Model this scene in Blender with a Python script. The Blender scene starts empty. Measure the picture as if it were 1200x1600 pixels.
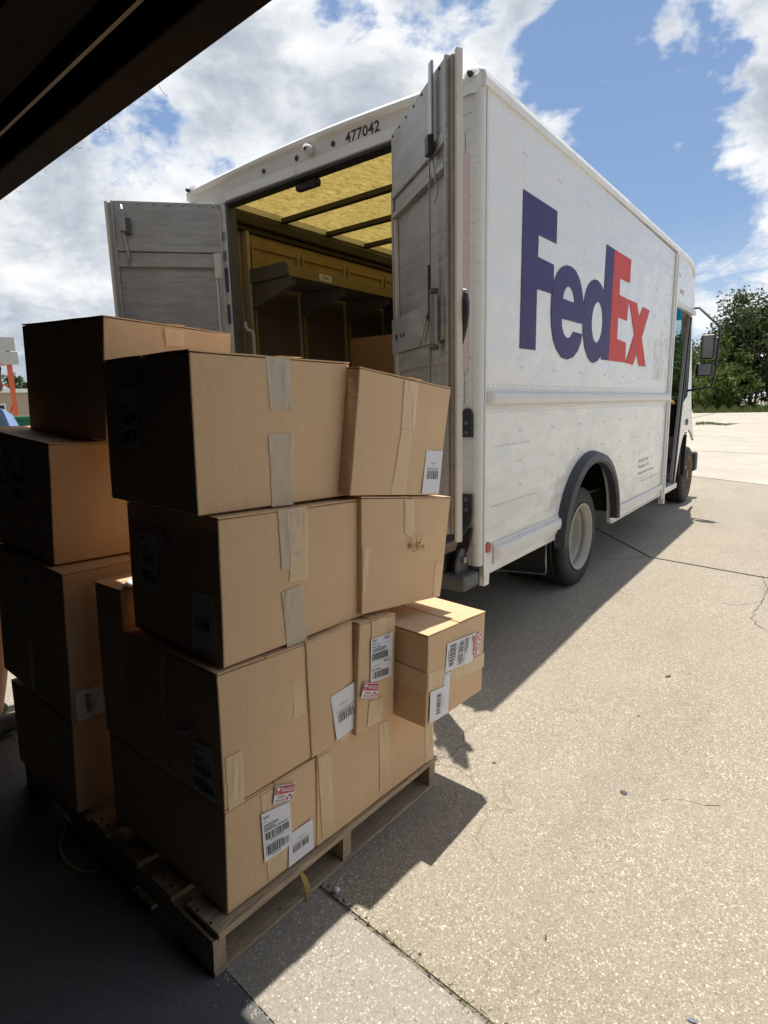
import bpy, bmesh, math, random
import numpy as np
from mathutils import Vector, Matrix, noise as mnoise
random.seed(7)
S = bpy.context.scene
COL = S.collection

# ------------------------------------------------------------------ camera
CAM = (1.4440352, -2.7316520, 1.4531486, 0.65787489, -0.18071866, -0.02361715, 900.518)
def cam_axes():
    _, _, _, yaw, pitch, roll, _ = CAM
    cy, sy = math.cos(yaw), math.sin(yaw)
    f = Vector((-sy*math.cos(pitch), cy*math.cos(pitch), math.sin(pitch)))
    r0 = Vector((cy, sy, 0)); u0 = r0.cross(f)
    c, s = math.cos(roll), math.sin(roll)
    return c*r0+s*u0, -s*r0+c*u0, f
CR, CU, CF = cam_axes()
CO = Vector(CAM[:3])
cd = bpy.data.cameras.new('camera')
cam = bpy.data.objects.new('camera', cd); COL.objects.link(cam)
M = Matrix.Identity(4)
for i, a in enumerate((CR, CU, -CF)):
    M[0][i], M[1][i], M[2][i] = a
M.translation = CO
cam.matrix_world = M
cd.sensor_fit = 'VERTICAL'; cd.sensor_height = 36; cd.lens = 36*CAM[6]/1600
cd.clip_start = 0.03; cd.clip_end = 2000
S.camera = cam

# ------------------------------------------------------------------ sun, sky, exposure
SUN = Vector((-0.0789, 0.1140, 1.0)).normalized()      # towards the sun
sl = bpy.data.lights.new('sun', 'SUN'); sl.energy = 5.0; sl.angle = math.radians(0.53); sl.color = (1, 0.955, 0.88)
so = bpy.data.objects.new('sun', sl); COL.objects.link(so)
so.rotation_euler = SUN.to_track_quat('Z', 'Y').to_euler(); so.location = (0, 0, 30)
S.view_settings.view_transform = 'Standard'
try: S.view_settings.look = 'None'
except Exception: pass
S.view_settings.exposure = 0.12; S.view_settings.gamma = 1.0; S.view_settings.use_curve_mapping = False
S.cycles.max_bounces = 7; S.cycles.diffuse_bounces = 4; S.cycles.transparent_max_bounces = 12
S.cycles.sample_clamp_indirect = 8

class NT:
    def __init__(s, tree): s.t = tree; s.n = tree.nodes; s.l = tree.links
    def node(s, typ, **kw):
        n = s.n.new(typ)
        for k, v in kw.items():
            if k == 'inp':
                for a, b in v.items():
                    if isinstance(b, bpy.types.NodeSocket): s.l.new(b, n.inputs[a])
                    else: n.inputs[a].default_value = b
            else: setattr(n, k, v)
        return n
    def math(s, op, a, b=None, c=None, clamp=False):
        n = s.n.new('ShaderNodeMath'); n.operation = op; n.use_clamp = clamp
        for i, v in enumerate((a, b, c)):
            if v is None: continue
            if isinstance(v, bpy.types.NodeSocket): s.l.new(v, n.inputs[i])
            else: n.inputs[i].default_value = v
        return n.outputs[0]
    def mix(s, fac, a, b, mode='MIX'):
        n = s.n.new('ShaderNodeMix'); n.data_type = 'RGBA'; n.blend_type = mode
        for k, v in ((0, fac), (6, a), (7, b)):
            if isinstance(v, bpy.types.NodeSocket): s.l.new(v, n.inputs[k])
            elif k == 0: n.inputs[0].default_value = v
            else: n.inputs[k].default_value = (v[0], v[1], v[2], 1)
        return n.outputs[2]
    def ramp(s, fac, stops, interp='LINEAR'):
        n = s.n.new('ShaderNodeValToRGB'); n.color_ramp.interpolation = interp
        e = n.color_ramp.elements
        while len(e) > 1: e.remove(e[-1])
        e[0].position = stops[0][0]
        c = stops[0][1]; e[0].color = (c, c, c, 1) if isinstance(c, (int, float)) else (*c, 1)
        for p, c in stops[1:]:
            x = e.new(p); x.color = (c, c, c, 1) if isinstance(c, (int, float)) else (*c, 1)
        s.l.new(fac, n.inputs[0]); return n.outputs[0]
    def noise(s, vec, scale, detail=3, rough=0.5, dist=0.0):
        n = s.n.new('ShaderNodeTexNoise'); n.inputs['Scale'].default_value = scale
        n.inputs['Detail'].default_value = detail; n.inputs['Roughness'].default_value = rough
        n.inputs['Distortion'].default_value = dist
        if vec is not None: s.l.new(vec, n.inputs['Vector'])
        return n.outputs['Fac']
    def mapping(s, vec, scale=(1, 1, 1), rot=(0, 0, 0), loc=(0, 0, 0)):
        n = s.n.new('ShaderNodeMapping'); n.inputs['Scale'].default_value = scale
        n.inputs['Rotation'].default_value = rot; n.inputs['Location'].default_value = loc
        s.l.new(vec, n.inputs['Vector']); return n.outputs[0]

W = bpy.data.worlds.new('World'); S.world = W; W.use_nodes = True
w = NT(W.node_tree); w.n.clear()
SKYK = 0.115
tc = w.node('ShaderNodeTexCoord')
sky = w.node('ShaderNodeTexSky', sky_type='NISHITA', sun_disc=False)
sky.sun_elevation = math.asin(SUN.z); sky.sun_rotation = math.atan2(SUN.x, SUN.y)
sky.air_density = 1.0; sky.dust_density = 0.6; sky.ozone_density = 1.6
sep = w.node('ShaderNodeSeparateXYZ', inp={0: tc.outputs['Generated']})
zz = w.math('ADD', w.math('MAXIMUM', sep.outputs[2], 0.0), 0.16)
px = w.math('DIVIDE', sep.outputs[0], zz); py = w.math('DIVIDE', sep.outputs[1], zz)
cv = w.mapping(tc.outputs['Generated'], scale=(1, 1, 1.75), loc=(0.31, 0.12, 0.4))
n1 = w.noise(cv, 3.3, 12, 0.55, 0.25)
n2 = w.noise(w.mapping(cv, loc=(5.3, 1.7, 2.0)), 9.5, 9, 0.62, 0.2)
n3 = w.noise(w.mapping(cv, loc=(1.3, 7.7, 0.4)), 1.2, 3, 0.5)
cov = w.math('ADD', w.math('MULTIPLY', n1, 1.05), w.math('ADD', w.math('MULTIPLY', n2, 0.40), -0.225))
cov = w.math('ADD', cov, w.math('MULTIPLY', w.math('SUBTRACT', n3, 0.5), 0.18))
def blob(d, r_in, r_out, k):
    global cov
    d = Vector(d).normalized()
    dt = w.node('ShaderNodeVectorMath', operation='DOT_PRODUCT', inp={0: tc.outputs['Generated'], 1: tuple(d)}).outputs['Value']
    mr = w.node('ShaderNodeMapRange', interpolation_type='SMOOTHSTEP', inp={0: dt, 1: math.cos(math.radians(r_out)), 2: math.cos(math.radians(r_in)), 3: 0.0, 4: k})
    cov = w.math('ADD', cov, mr.outputs[0])
# openings of blue between the cloud banks, and the banks themselves
blob((-0.25, 0.87, 0.425), 3, 11, -0.17); blob((-0.215, 0.92, 0.33), 1, 9, -0.10); blob((-0.165, 0.955, 0.235), 0.5, 7, -0.07)
blob((-0.24, 0.80, 0.56), 4, 16, -0.08); blob((-0.576, 0.658, 0.486), 0.5, 4.5, -0.15); blob((-0.88, 0.445, 0.185), 0.5, 5, -0.06)
blob((-0.80, 0.45, 0.40), 10, 55, 0.20); blob((-0.50, 0.73, 0.46), 4, 20, 0.10); blob((-0.05, 0.91, 0.39), 3, 13, 0.23); blob((-0.10, 0.97, 0.20), 2, 10, 0.07)
alpha = w.ramp(cov, [(0.495, 0.0), (0.525, 0.35), (0.56, 0.88), (0.61, 1.0)])
s1 = w.noise(w.mapping(cv, loc=(0.02, -0.03, -0.07)), 4.2, 11, 0.60, 0.3)
shade = w.math('SUBTRACT', w.math('MULTIPLY', s1, 1.45), w.math('MULTIPLY', cov, 0.42))
ccol = w.ramp(shade, [(0.28, (0.42, 0.475, 0.54)), (0.40, (0.56, 0.61, 0.67)), (0.50, (0.76, 0.79, 0.82)), (0.62, (0.95, 0.955, 0.96))])
thin = w.ramp(cov, [(0.52, 1.0), (0.60, 0.0)])
ccol = w.mix(w.math('MULTIPLY', thin, 0.6), ccol, (0.95, 0.96, 0.97))
ccol = w.node('ShaderNodeVectorMath', operation='SCALE', inp={0: ccol, 'Scale': 1.0/SKYK}).outputs[0]
# low haze band near the horizon
hz = w.ramp(sep.outputs[2], [(0.0, 0.75), (0.10, 0.30), (0.25, 0.0)])
skyc = w.mix(0.35, sky.outputs[0], (2.3, 3.6, 6.3))
base = w.mix(hz, skyc, (6.2, 6.9, 7.6))
out = w.mix(alpha, base, ccol)
bg = w.node('ShaderNodeBackground', inp={0: out, 1: SKYK})
wo = w.node('ShaderNodeOutputWorld', inp={0: bg.outputs[0]})
W.cycles.sampling_method = 'MANUAL'; W.cycles.sample_map_resolution = 512

# ------------------------------------------------------------------ frames and back-projection onto real planes
def ray(p): return CF + CR*((p[0]-600)/CAM[6]) - CU*((p[1]-800)/CAM[6])
def hitw(p, n, q):
    d = ray(p); n = Vector(n); t = (Vector(q)-CO).dot(n)/d.dot(n); return CO+d*t
def X0(p, x=0.0):                       # point of a picture on the plane of the van's side
    h = hitw(p, (1, 0, 0), (x, 0, 0)); return (h.y, h.z)
RT = Matrix(((0.999517264724519, -0.0003730121399187691, 0.03106603256869554),
             (-0.00037301213991876916, 0.9997117715162039, 0.024004890207554794),
             (-0.03106603256869554, -0.024004890207554794, 0.9992290362407229)))
P0 = Vector((0.29129884, -2.02249423, 0.0))
TB = RT.to_4x4(); TB.translation = P0     # the apron by the building slopes gently: the pallet's own frame
RTi = RT.transposed()
def bhit(p, n, q):                        # plane given in pallet frame
    o = RTi@(CO-P0); d = RTi@ray(p); n = Vector(n); q = Vector(q)
    return o+d*((q-o).dot(n)/d.dot(n))
def sstep(a, b, x):
    t = min(1, max(0, (x-a)/(b-a))); return t*t*(3-2*t)
def gz(x, y):
    dx = x-P0.x; dx = 3.2*math.tanh(dx/3.2); dy = max(y, -6)-P0.y
    za = -(0.0311*dx+0.0240*dy)
    wgt = 1-sstep(-0.9, 1.5, y)
    far = 0.55*sstep(18, 75, math.hypot(x, y)) if y > 0 else 0.35*sstep(18, 75, math.hypot(x, y))
    return za*wgt+far

# ------------------------------------------------------------------ materials
MATS = {}
def newmat(name):
    m = bpy.data.materials.new(name); m.use_nodes = True
    t = NT(m.node_tree); b = t.n['Principled BSDF']; MATS[name] = m
    return m, t, b
def plain(name, col, rough=0.6, metal=0.0, spec=0.5, var=0.12, scale=12, bump=0.0, bscale=60):
    m, t, b = newmat(name)
    tc = t.node('ShaderNodeTexCoord').outputs['Object']
    f = t.noise(tc, scale, 4, 0.6)
    c = t.mix(f, [v*(1-var) for v in col], [min(1, v*(1+var)) for v in col])
    t.l.new(c, b.inputs['Base Color'])
    r = t.math('ADD', t.math('MULTIPLY', t.noise(tc, scale*2.3, 3), 0.2), rough-0.1)
    t.l.new(r, b.inputs['Roughness'])
    b.inputs['Metallic'].default_value = metal; b.inputs['Specular IOR Level'].default_value = spec
    if bump:
        bn = t.node('ShaderNodeBump', inp={'Strength': bump, 'Distance': 0.003, 'Height': t.noise(tc, bscale, 4, 0.6)})
        t.l.new(bn.outputs[0], b.inputs['Normal'])
    return m

def cardboard(name, col):
    m, t, b = newmat(name)
    tc = t.node('ShaderNodeTexCoord').outputs['Object']
    oi = t.node('ShaderNodeObjectInfo').outputs['Random']
    f1 = t.noise(tc, 4, 7, 0.7); f2 = t.noise(t.mapping(tc, (60, 60, 6)), 6, 4, 0.7); f3 = t.noise(tc, 260, 3, 0.7)
    c = t.mix(f1, [v*0.86 for v in col], [v*1.10 for v in col])
    c = t.mix(t.math('MULTIPLY', f2, 0.30), c, [v*0.80 for v in col])
    c = t.mix(t.ramp(f3, [(0.62, 0.0), (0.75, 0.35)]), c, [v*0.55 for v in col])
    c = t.mix(t.math('MULTIPLY', oi, 0.22), c, (col[0]*0.86, col[1]*0.80, col[2]*0.74))
    fl = t.node('ShaderNodeTexWave', wave_type='BANDS', bands_direction='Z', inp={'Vector': tc, 'Scale': 30.0, 'Distortion': 3.0, 'Detail': 3.0, 'Detail Scale': 0.6}).outputs['Fac']
    c = t.mix(t.math('MULTIPLY', t.ramp(fl, [(0.55, 0.0), (1.0, 1.0)]), t.math('MULTIPLY', f1, 0.16)), c, [v*0.70 for v in col])
    sm = t.ramp(t.noise(t.mapping(tc, (1, 1, 2.5), (0.2, 0.5, 0.1)), 9, 7, 0.75, 0.5), [(0.60, 0.0), (0.70, 0.30)])
    c = t.mix(sm, c, [v*0.62 for v in col])
    sc = t.ramp(t.noise(t.mapping(tc, (3, 3, 40), (0.3, 0.2, 0)), 2.2, 6, 0.75), [(0.64, 0.0), (0.69, 0.35)])
    c = t.mix(sc, c, [min(1, v*1.35) for v in col])
    t.l.new(c, b.inputs['Base Color']); b.inputs['Roughness'].default_value = 0.78; b.inputs['Specular IOR Level'].default_value = 0.28
    wv = t.node('ShaderNodeTexWave', wave_type='BANDS', bands_direction='Z', inp={'Vector': tc, 'Scale': 42.0, 'Distortion': 0.6, 'Detail': 2.0})
    h = t.math('ADD', t.math('MULTIPLY', wv.outputs['Fac'], 0.035), t.math('ADD', t.math('MULTIPLY', f1, 1.6), t.math('MULTIPLY', f3, 0.25)))
    bn = t.node('ShaderNodeBump', inp={'Strength': 0.5, 'Distance': 0.009, 'Height': h})
    t.l.new(bn.outputs[0], b.inputs['Normal'])
    return m
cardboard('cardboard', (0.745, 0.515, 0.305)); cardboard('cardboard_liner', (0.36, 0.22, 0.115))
def tape(name, col, a):
    m, t, b = newmat(name)
    tc = t.node('ShaderNodeTexCoord').outputs['Object']
    f = t.noise(t.mapping(tc, (14, 14, 3)), 5, 5, 0.7, 1.2)
    c = t.mix(f, [v*0.85 for v in col], [v*1.12 for v in col])
    t.l.new(c, b.inputs['Base Color']); b.inputs['Roughness'].default_value = 0.24; b.inputs['Alpha'].default_value = a
    rg = t.node('ShaderNodeTexNoise', noise_type='RIDGED_MULTIFRACTAL'); t.l.new(t.mapping(tc, (22, 22, 5)), rg.inputs['Vector']); rg.inputs['Scale'].default_value = 2.0
    bn = t.node('ShaderNodeBump', inp={'Strength': 0.8, 'Distance': 0.006, 'Height': rg.outputs['Fac']})
    t.l.new(bn.outputs[0], b.inputs['Normal'])
    return m
tape('tape_grey', (0.60, 0.50, 0.375), 0.85); tape('tape_tan', (0.80, 0.60, 0.37), 0.80)
plain('label_paper', (0.74, 0.75, 0.78), 0.45, var=0.03); plain('ink', (0.035, 0.035, 0.042), 0.55); plain('ink_red', (0.52, 0.03, 0.055), 0.45, var=0.05)

def paint_white():
    m, t, b = newmat('van_paint')
    tc = t.node('ShaderNodeTexCoord').outputs['Object']
    sp = t.node('ShaderNodeSeparateXYZ', inp={0: tc})
    n = t.noise(tc, 1.7, 6, 0.6); nh = t.noise(t.mapping(tc, (1, 1, 5)), 2.2, 7, 0.68, 0.5)
    c = t.mix(n, (0.77, 0.765, 0.74), (0.84, 0.835, 0.81))
    # grime rising from the sills
    low = t.ramp(sp.outputs[2], [(0.4, 1.0), (1.0, 0.62), (1.6, 0.22), (2.2, 0.0)]) if False else None
    mr = t.node('ShaderNodeMapRange', inp={0: sp.outputs[2], 1: 0.4, 2: 1.75, 3: 0.62, 4: 0.05}).outputs[0]
    c = t.mix(t.math('MULTIPLY', mr, t.ramp(nh, [(0.34, 0.15), (0.62, 1.0)])), c, (0.50, 0.475, 0.415))
    # scuffs: long pale and dark strokes
    s1 = t.ramp(t.noise(t.mapping(tc, (1, 1.1, 16), (0.10, 0, 0)), 2.6, 8, 0.72, 0.3), [(0.635, 0.0), (0.665, 1.0)])
    c = t.mix(t.math('MULTIPLY', s1, t.math('MULTIPLY', mr, 0.75)), c, (0.86, 0.85, 0.82))
    s2 = t.ramp(t.noise(t.mapping(tc, (1, 1.6, 30), (-0.07, 0, 0)), 1.9, 9, 0.78, 0.4), [(0.665, 0.0), (0.69, 1.0)])
    c = t.mix(t.math('MULTIPLY', s2, 0.5), c, (0.33, 0.31, 0.28))
    s3 = t.ramp(t.noise(tc, 34, 2, 0.5), [(0.76, 0.0), (0.79, 0.7)])
    c = t.mix(s3, c, (0.25, 0.22, 0.19))
    st = t.ramp(t.noise(t.mapping(tc, (7, 9, 0.8)), 2.0, 5, 0.7), [(0.60, 0.0), (0.72, 0.30)])
    c = t.mix(st, c, (0.47, 0.44, 0.38))
    t.l.new(c, b.inputs['Base Color'])
    t.l.new(t.math('ADD', t.math('MULTIPLY', nh, 0.30), 0.07), b.inputs['Roughness'])
    b.inputs['Specular IOR Level'].default_value = 0.5
    h = t.math('ADD', t.math('MULTIPLY', t.noise(t.mapping(tc, (1, 1, 1.8)), 1.9, 3, 0.5), 1.3), t.math('MULTIPLY', t.noise(t.mapping(tc, (1, 2, 7)), 3.0, 4, 0.6), 0.10))
    bn = t.node('ShaderNodeBump', inp={'Strength': 0.65, 'Distance': 0.05, 'Height': h})
    t.l.new(bn.outputs[0], b.inputs['Normal'])
paint_white()
def trim_paint():
    m, t, b = newmat('van_trim')
    tc = t.node('ShaderNodeTexCoord').outputs['Object']
    n = t.noise(tc, 6, 6, 0.65)
    c = t.mix(n, (0.60, 0.585, 0.545), (0.76, 0.75, 0.72))
    c = t.mix(t.ramp(t.noise(t.mapping(tc, (3, 3, 14)), 4, 6, 0.75), [(0.60, 0.0), (0.68, 0.7)]), c, (0.34, 0.31, 0.27))
    t.l.new(c, b.inputs['Base Color']); b.inputs['Roughness'].default_value = 0.42
    bn = t.node('ShaderNodeBump', inp={'Strength': 0.35, 'Distance': 0.008, 'Height': t.noise(tc, 9, 4, 0.6)})
    t.l.new(bn.outputs[0], b.inputs['Normal'])
trim_paint()
def alu():
    m, t, b = newmat('door_aluminium')
    tc = t.node('ShaderNodeTexCoord').outputs['Object']
    n = t.noise(t.mapping(tc, (1, 1, 9)), 4.5, 9, 0.75, 0.3); n2 = t.noise(tc, 1.6, 5, 0.6)
    c = t.mix(t.ramp(n, [(0.3, 0.0), (0.7, 1.0)]), (0.34, 0.335, 0.325), (0.60, 0.59, 0.575))
    c = t.mix(t.ramp(n2, [(0.40, 0.0), (0.70, 0.7)]), c, (0.30, 0.285, 0.27))
    c = t.mix(t.ramp(t.noise(t.mapping(tc, (3, 3, 16), (0.2, 0.3, 0)), 5, 8, 0.8), [(0.63, 0.0), (0.67, 0.8)]), c, (0.12, 0.11, 0.10))
    t.l.new(c, b.inputs['Base Color']); b.inputs['Metallic'].default_value = 0.8
    t.l.new(t.math('ADD', t.math('MULTIPLY', n, 0.3), 0.38), b.inputs['Roughness'])
    bn = t.node('ShaderNodeBump', inp={'Strength': 0.22, 'Distance': 0.010, 'Height': t.noise(tc, 5, 4, 0.6)})
    t.l.new(bn.outputs[0], b.inputs['Normal'])
alu()
def plywood():
    m, t, b = newmat('plywood')
    tc = t.node('ShaderNodeTexCoord').outputs['Object']
    n = t.noise(t.mapping(tc, (1, 1, 7)), 4, 7, 0.7, 1.0)
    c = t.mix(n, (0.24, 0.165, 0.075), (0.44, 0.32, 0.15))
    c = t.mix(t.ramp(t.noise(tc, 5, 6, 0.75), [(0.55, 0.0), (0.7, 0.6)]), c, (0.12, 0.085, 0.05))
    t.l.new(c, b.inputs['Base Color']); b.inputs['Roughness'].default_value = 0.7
plywood()
def roofglass():
    m, t, b = newmat('roof_fibreglass')
    tc = t.node('ShaderNodeTexCoord').outputs['Object']
    n = t.noise(t.mapping(tc, (2.2, 1, 1)), 13, 7, 0.8, 0.8); n = t.ramp(n, [(0.38, 0.0), (0.62, 1.0)]); n2 = t.noise(tc, 2, 3)
    c = t.mix(n, (0.18, 0.125, 0.024), (0.46, 0.35, 0.112)); c = t.mix(t.math('MULTIPLY', n2, 0.4), c, (0.34, 0.25, 0.075))
    t.n.remove(b)
    tr = t.node('ShaderNodeBsdfTranslucent', inp={0: c}); df = t.node('ShaderNodeBsdfDiffuse', inp={0: (0.45, 0.40, 0.25, 1)})
    mx = t.node('ShaderNodeMixShader', inp={0: 0.35, 1: tr.outputs[0], 2: df.outputs[0]})
    t.l.new(mx.outputs[0], t.n['Material Output'].inputs[0])
roofglass()
def wood():
    m, t, b = newmat('pallet_wood')
    tc = t.node('ShaderNodeTexCoord').outputs['Object']; oi = t.node('ShaderNodeObjectInfo').outputs['Random']
    gr = t.noise(t.mapping(tc, (14, 1.5, 14)), 7, 6, 0.7, 0.8)
    n = t.noise(tc, 3, 5, 0.6)
    c = t.mix(t.ramp(gr, [(0.35, 0.0), (0.65, 1.0)]), (0.24, 0.165, 0.09), (0.76, 0.56, 0.34)); c = t.mix(t.math('MULTIPLY', n, 0.8), c, (0.38, 0.30, 0.21)); c = t.mix(t.math('MULTIPLY', oi, 0.4), c, (0.24, 0.20, 0.155))
    c = t.mix(t.ramp(t.noise(tc, 42, 2), [(0.70, 0.0), (0.74, 0.8)]), c, (0.06, 0.045, 0.03))
    t.l.new(c, b.inputs['Base Color']); b.inputs['Roughness'].default_value = 0.85
    bn = t.node('ShaderNodeBump', inp={'Strength': 0.5, 'Distance': 0.003, 'Height': gr}); t.l.new(bn.outputs[0], b.inputs['Normal'])
wood()
def concrete(name, base, agg, peb, bumpk=0.6):
    m, t, b = newmat(name)
    g = t.node('ShaderNodeNewGeometry').outputs['Position']
    big = t.noise(g, 0.55, 6, 0.62, 0.4); mid = t.noise(g, 5.5, 6, 0.66); fine = t.noise(g, 120, 3, 0.7)
    c = t.mix(big, [v*0.80 for v in base], [v*1.16 for v in base]); c = t.mix(t.math('MULTIPLY', mid, 0.55), c, [v*0.80 for v in base])
    c = t.mix(t.ramp(fine, [(0.30, 0.55), (0.55, 0.0)]), c, [v*0.52 for v in base])
    amt = t.ramp(t.noise(g, 1.3, 4, 0.6), [(0.30, 0.45), (0.65, 1.0)])
    hh = None
    gd = t.node('ShaderNodeVectorMath', operation='ADD', inp={0: g, 1: t.node('ShaderNodeVectorMath', operation='SCALE', inp={0: t.node('ShaderNodeTexNoise', inp={'Vector': g, 'Scale': 150.0, 'Detail': 2.0}).outputs['Color'], 'Scale': 0.012}).outputs[0]}).outputs[0]
    for sc, lo, hi, k in ((210, 0.34, 0.50, 0.95), (105, 0.30, 0.46, 0.85)):
        v = t.node('ShaderNodeTexVoronoi', feature='F1', inp={'Vector': gd, 'Scale': float(sc), 'Randomness': 1.0})
        disk = t.ramp(v.outputs['Distance'], [(lo, 1.0), (hi, 0.0)])
        cs = t.node('ShaderNodeSeparateColor', inp={0: v.outputs['Color']})
        pick = t.ramp(cs.outputs[0], [(1-agg, 0.0), (1-agg+0.06, 1.0)])
        pcol = t.ramp(cs.outputs[1], [(0.0, [q*0.32 for q in peb]), (0.35, [q*0.62 for q in peb]), (0.7, peb), (1.0, [min(1, q*1.5) for q in peb])])
        f = t.math('MULTIPLY', t.math('MULTIPLY', disk, pick), t.math('MULTIPLY', amt, k))
        c = t.mix(f, c, pcol)
        hh = f if hh is None else t.math('ADD', hh, f)
    c = t.mix(t.ramp(t.noise(t.mapping(g, (1, 0.35, 1), (0, 0, 0.1)), 1.6, 8, 0.7, 0.6), [(0.50, 0.0), (0.66, 0.30)]), c, [v*0.62 for v in base])
    c = t.mix(t.ramp(t.noise(t.mapping(g, loc=(3, 8, 1)), 0.8, 7, 0.7, 0.3), [(0.50, 0.0), (0.68, 0.35)]), c, [min(1, v*1.28) for v in base])
    # hairline cracks and stains
    v = t.node('ShaderNodeTexVoronoi', feature='DISTANCE_TO_EDGE', inp={'Scale': 0.42})
    t.l.new(t.node('ShaderNodeVectorMath', operation='ADD', inp={0: g, 1: t.node('ShaderNodeVectorMath', operation='SCALE', inp={0: t.node('ShaderNodeTexNoise', inp={'Vector': g, 'Scale': 2.2, 'Detail': 6.0}).outputs['Color'], 'Scale': 0.7}).outputs[0]}).outputs[0], v.inputs['Vector'])
    cr = t.math('MULTIPLY', t.ramp(v.outputs['Distance'], [(0.0, 1.0), (0.0018, 0.0)]), t.ramp(t.noise(g, 0.3, 2), [(0.60, 0.0), (0.68, 0.55)]))
    c = t.mix(cr, c, (0.07, 0.06, 0.05))
    c = t.mix(t.ramp(t.noise(g, 2.4, 3, 0.5), [(0.68, 0.0), (0.76, 0.35)]), c, [v*0.48 for v in base])
    c = t.mix(t.ramp(t.noise(t.mapping(g, loc=(9, 4, 2)), 11, 2, 0.5), [(0.78, 0.0), (0.80, 0.6)]), c, (0.09, 0.08, 0.07))
    t.l.new(c, b.inputs['Base Color']); b.inputs['Roughness'].default_value = 0.9; b.inputs['Specular IOR Level'].default_value = 0.25
    h = t.math('ADD', t.math('ADD', t.math('MULTIPLY', fine, 0.6), hh), t.math('MULTIPLY', mid, 1.5))
    bn = t.node('ShaderNodeBump', inp={'Strength': bumpk, 'Distance': 0.004, 'Height': h}); t.l.new(bn.outputs[0], b.inputs['Normal'])
concrete('concrete_aggregate', (0.385, 0.332, 0.255), 0.85, (0.66, 0.58, 0.465))
concrete('concrete_smooth', (0.385, 0.345, 0.285), 0.5, (0.56, 0.51, 0.43), 0.35)
concrete('concrete_far', (0.50, 0.45, 0.37), 0.45, (0.60, 0.54, 0.45), 0.3)
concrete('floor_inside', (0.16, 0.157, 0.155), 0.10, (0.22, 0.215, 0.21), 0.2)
def soil():
    m, t, b = newmat('soil')
    g = t.node('ShaderNodeNewGeometry').outputs['Position']
    c = t.mix(t.noise(g, 0.25, 6, 0.65), (0.30, 0.265, 0.20), (0.40, 0.35, 0.27))
    c = t.mix(t.ramp(t.noise(g, 0.12, 6, 0.7), [(0.50, 0.0), (0.60, 0.8)]), c, (0.12, 0.14, 0.05))
    t.l.new(c, b.inputs['Base Color']); b.inputs['Roughness'].default_value = 1.0
soil()
plain('plywood_shaded', (0.11, 0.085, 0.07), 0.8, var=0.4, scale=5); plain('joint_fill', (0.10, 0.088, 0.07), 0.9, var=0.4, scale=30, bump=0.6)  # darker plywood: shade inside the cargo bay put into its colour
plain('joint_board', (0.22, 0.19, 0.155), 0.9, var=0.35, scale=40, bump=0.6)
plain('black_rubber', (0.018, 0.018, 0.020), 0.55, var=0.25, bump=0.2); plain('tyre_rubber', (0.022, 0.021, 0.020), 0.72, var=0.35, bump=0.4, bscale=40)
plain('fender_rubber', (0.030, 0.033, 0.038), 0.5, var=0.3); plain('black_metal', (0.022, 0.022, 0.024), 0.42, var=0.3, scale=20)
plain('grey_metal', (0.10, 0.10, 0.10), 0.5, metal=0.3, var=0.3); plain('steel', (0.36, 0.36, 0.36), 0.35, metal=0.8, var=0.25)
plain('rim_paint', (0.40, 0.38, 0.335), 0.5, var=0.25, scale=8, bump=0.2); plain('rust_rim', (0.20, 0.13, 0.075), 0.65, metal=0.3, var=0.45, scale=14)
plain('chassis', (0.015, 0.014, 0.013), 0.8); plain('bow_metal', (0.035, 0.026, 0.018), 0.6)
plain('shelf_metal', (0.13, 0.13, 0.135), 0.5, metal=0.2, var=0.3); plain('shelf_lip', (0.26, 0.20, 0.10), 0.5, var=0.2); plain('post_metal', (0.36, 0.34, 0.30), 0.5, var=0.4, scale=20)
plain('logo_purple', (0.047, 0.034, 0.135), 0.5, spec=0.25, var=0.10, scale=3); plain('logo_red', (0.60, 0.050, 0.036), 0.5, spec=0.25, var=0.12, scale=3)
plain('reflector_red', (0.34, 0.03, 0.04), 0.3); plain('faint_ink', (0.38, 0.355, 0.32), 0.5); plain('reflective_pink', (0.66, 0.50, 0.47), 0.45, var=0.1)
plain('door_tape_blue', (0.07, 0.08, 0.17), 0.4); plain('yellow_grip', (0.75, 0.52, 0.10), 0.5); plain('cab_black', (0.01, 0.01, 0.01), 0.6); plain('cab_grey', (0.30, 0.29, 0.28), 0.5)
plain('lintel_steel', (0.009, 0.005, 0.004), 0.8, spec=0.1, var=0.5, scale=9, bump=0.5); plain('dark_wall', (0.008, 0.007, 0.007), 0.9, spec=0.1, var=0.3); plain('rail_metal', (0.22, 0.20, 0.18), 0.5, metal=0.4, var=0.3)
plain('stucco', (0.42, 0.40, 0.36), 0.9, bump=0.4); plain('orange_paint', (0.55, 0.11, 0.045), 0.5, var=0.25); plain('panel_grey', (0.42, 0.41, 0.38), 0.6, var=0.2)
plain('green_plastic', (0.01, 0.13, 0.07), 0.55, var=0.5, scale=7, bump=0.5); plain('white_roof', (0.7, 0.69, 0.66), 0.6); plain('tan_wall', (0.38, 0.30, 0.22), 0.9, var=0.3)
plain('brown_wall', (0.16, 0.115, 0.085), 0.9, var=0.3); plain('shirt_blue', (0.22, 0.34, 0.62), 0.85, var=0.2, scale=18, bump=0.4, bscale=20); plain('shirt_navy', (0.03, 0.045, 0.13), 0.85)
plain('skin', (0.38, 0.20, 0.13), 0.5, var=0.1); plain('hair', (0.02, 0.013, 0.01), 0.6); plain('shorts', (0.10, 0.085, 0.065), 0.9); plain('shoe_black', (0.006, 0.006, 0.007), 0.6)
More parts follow.
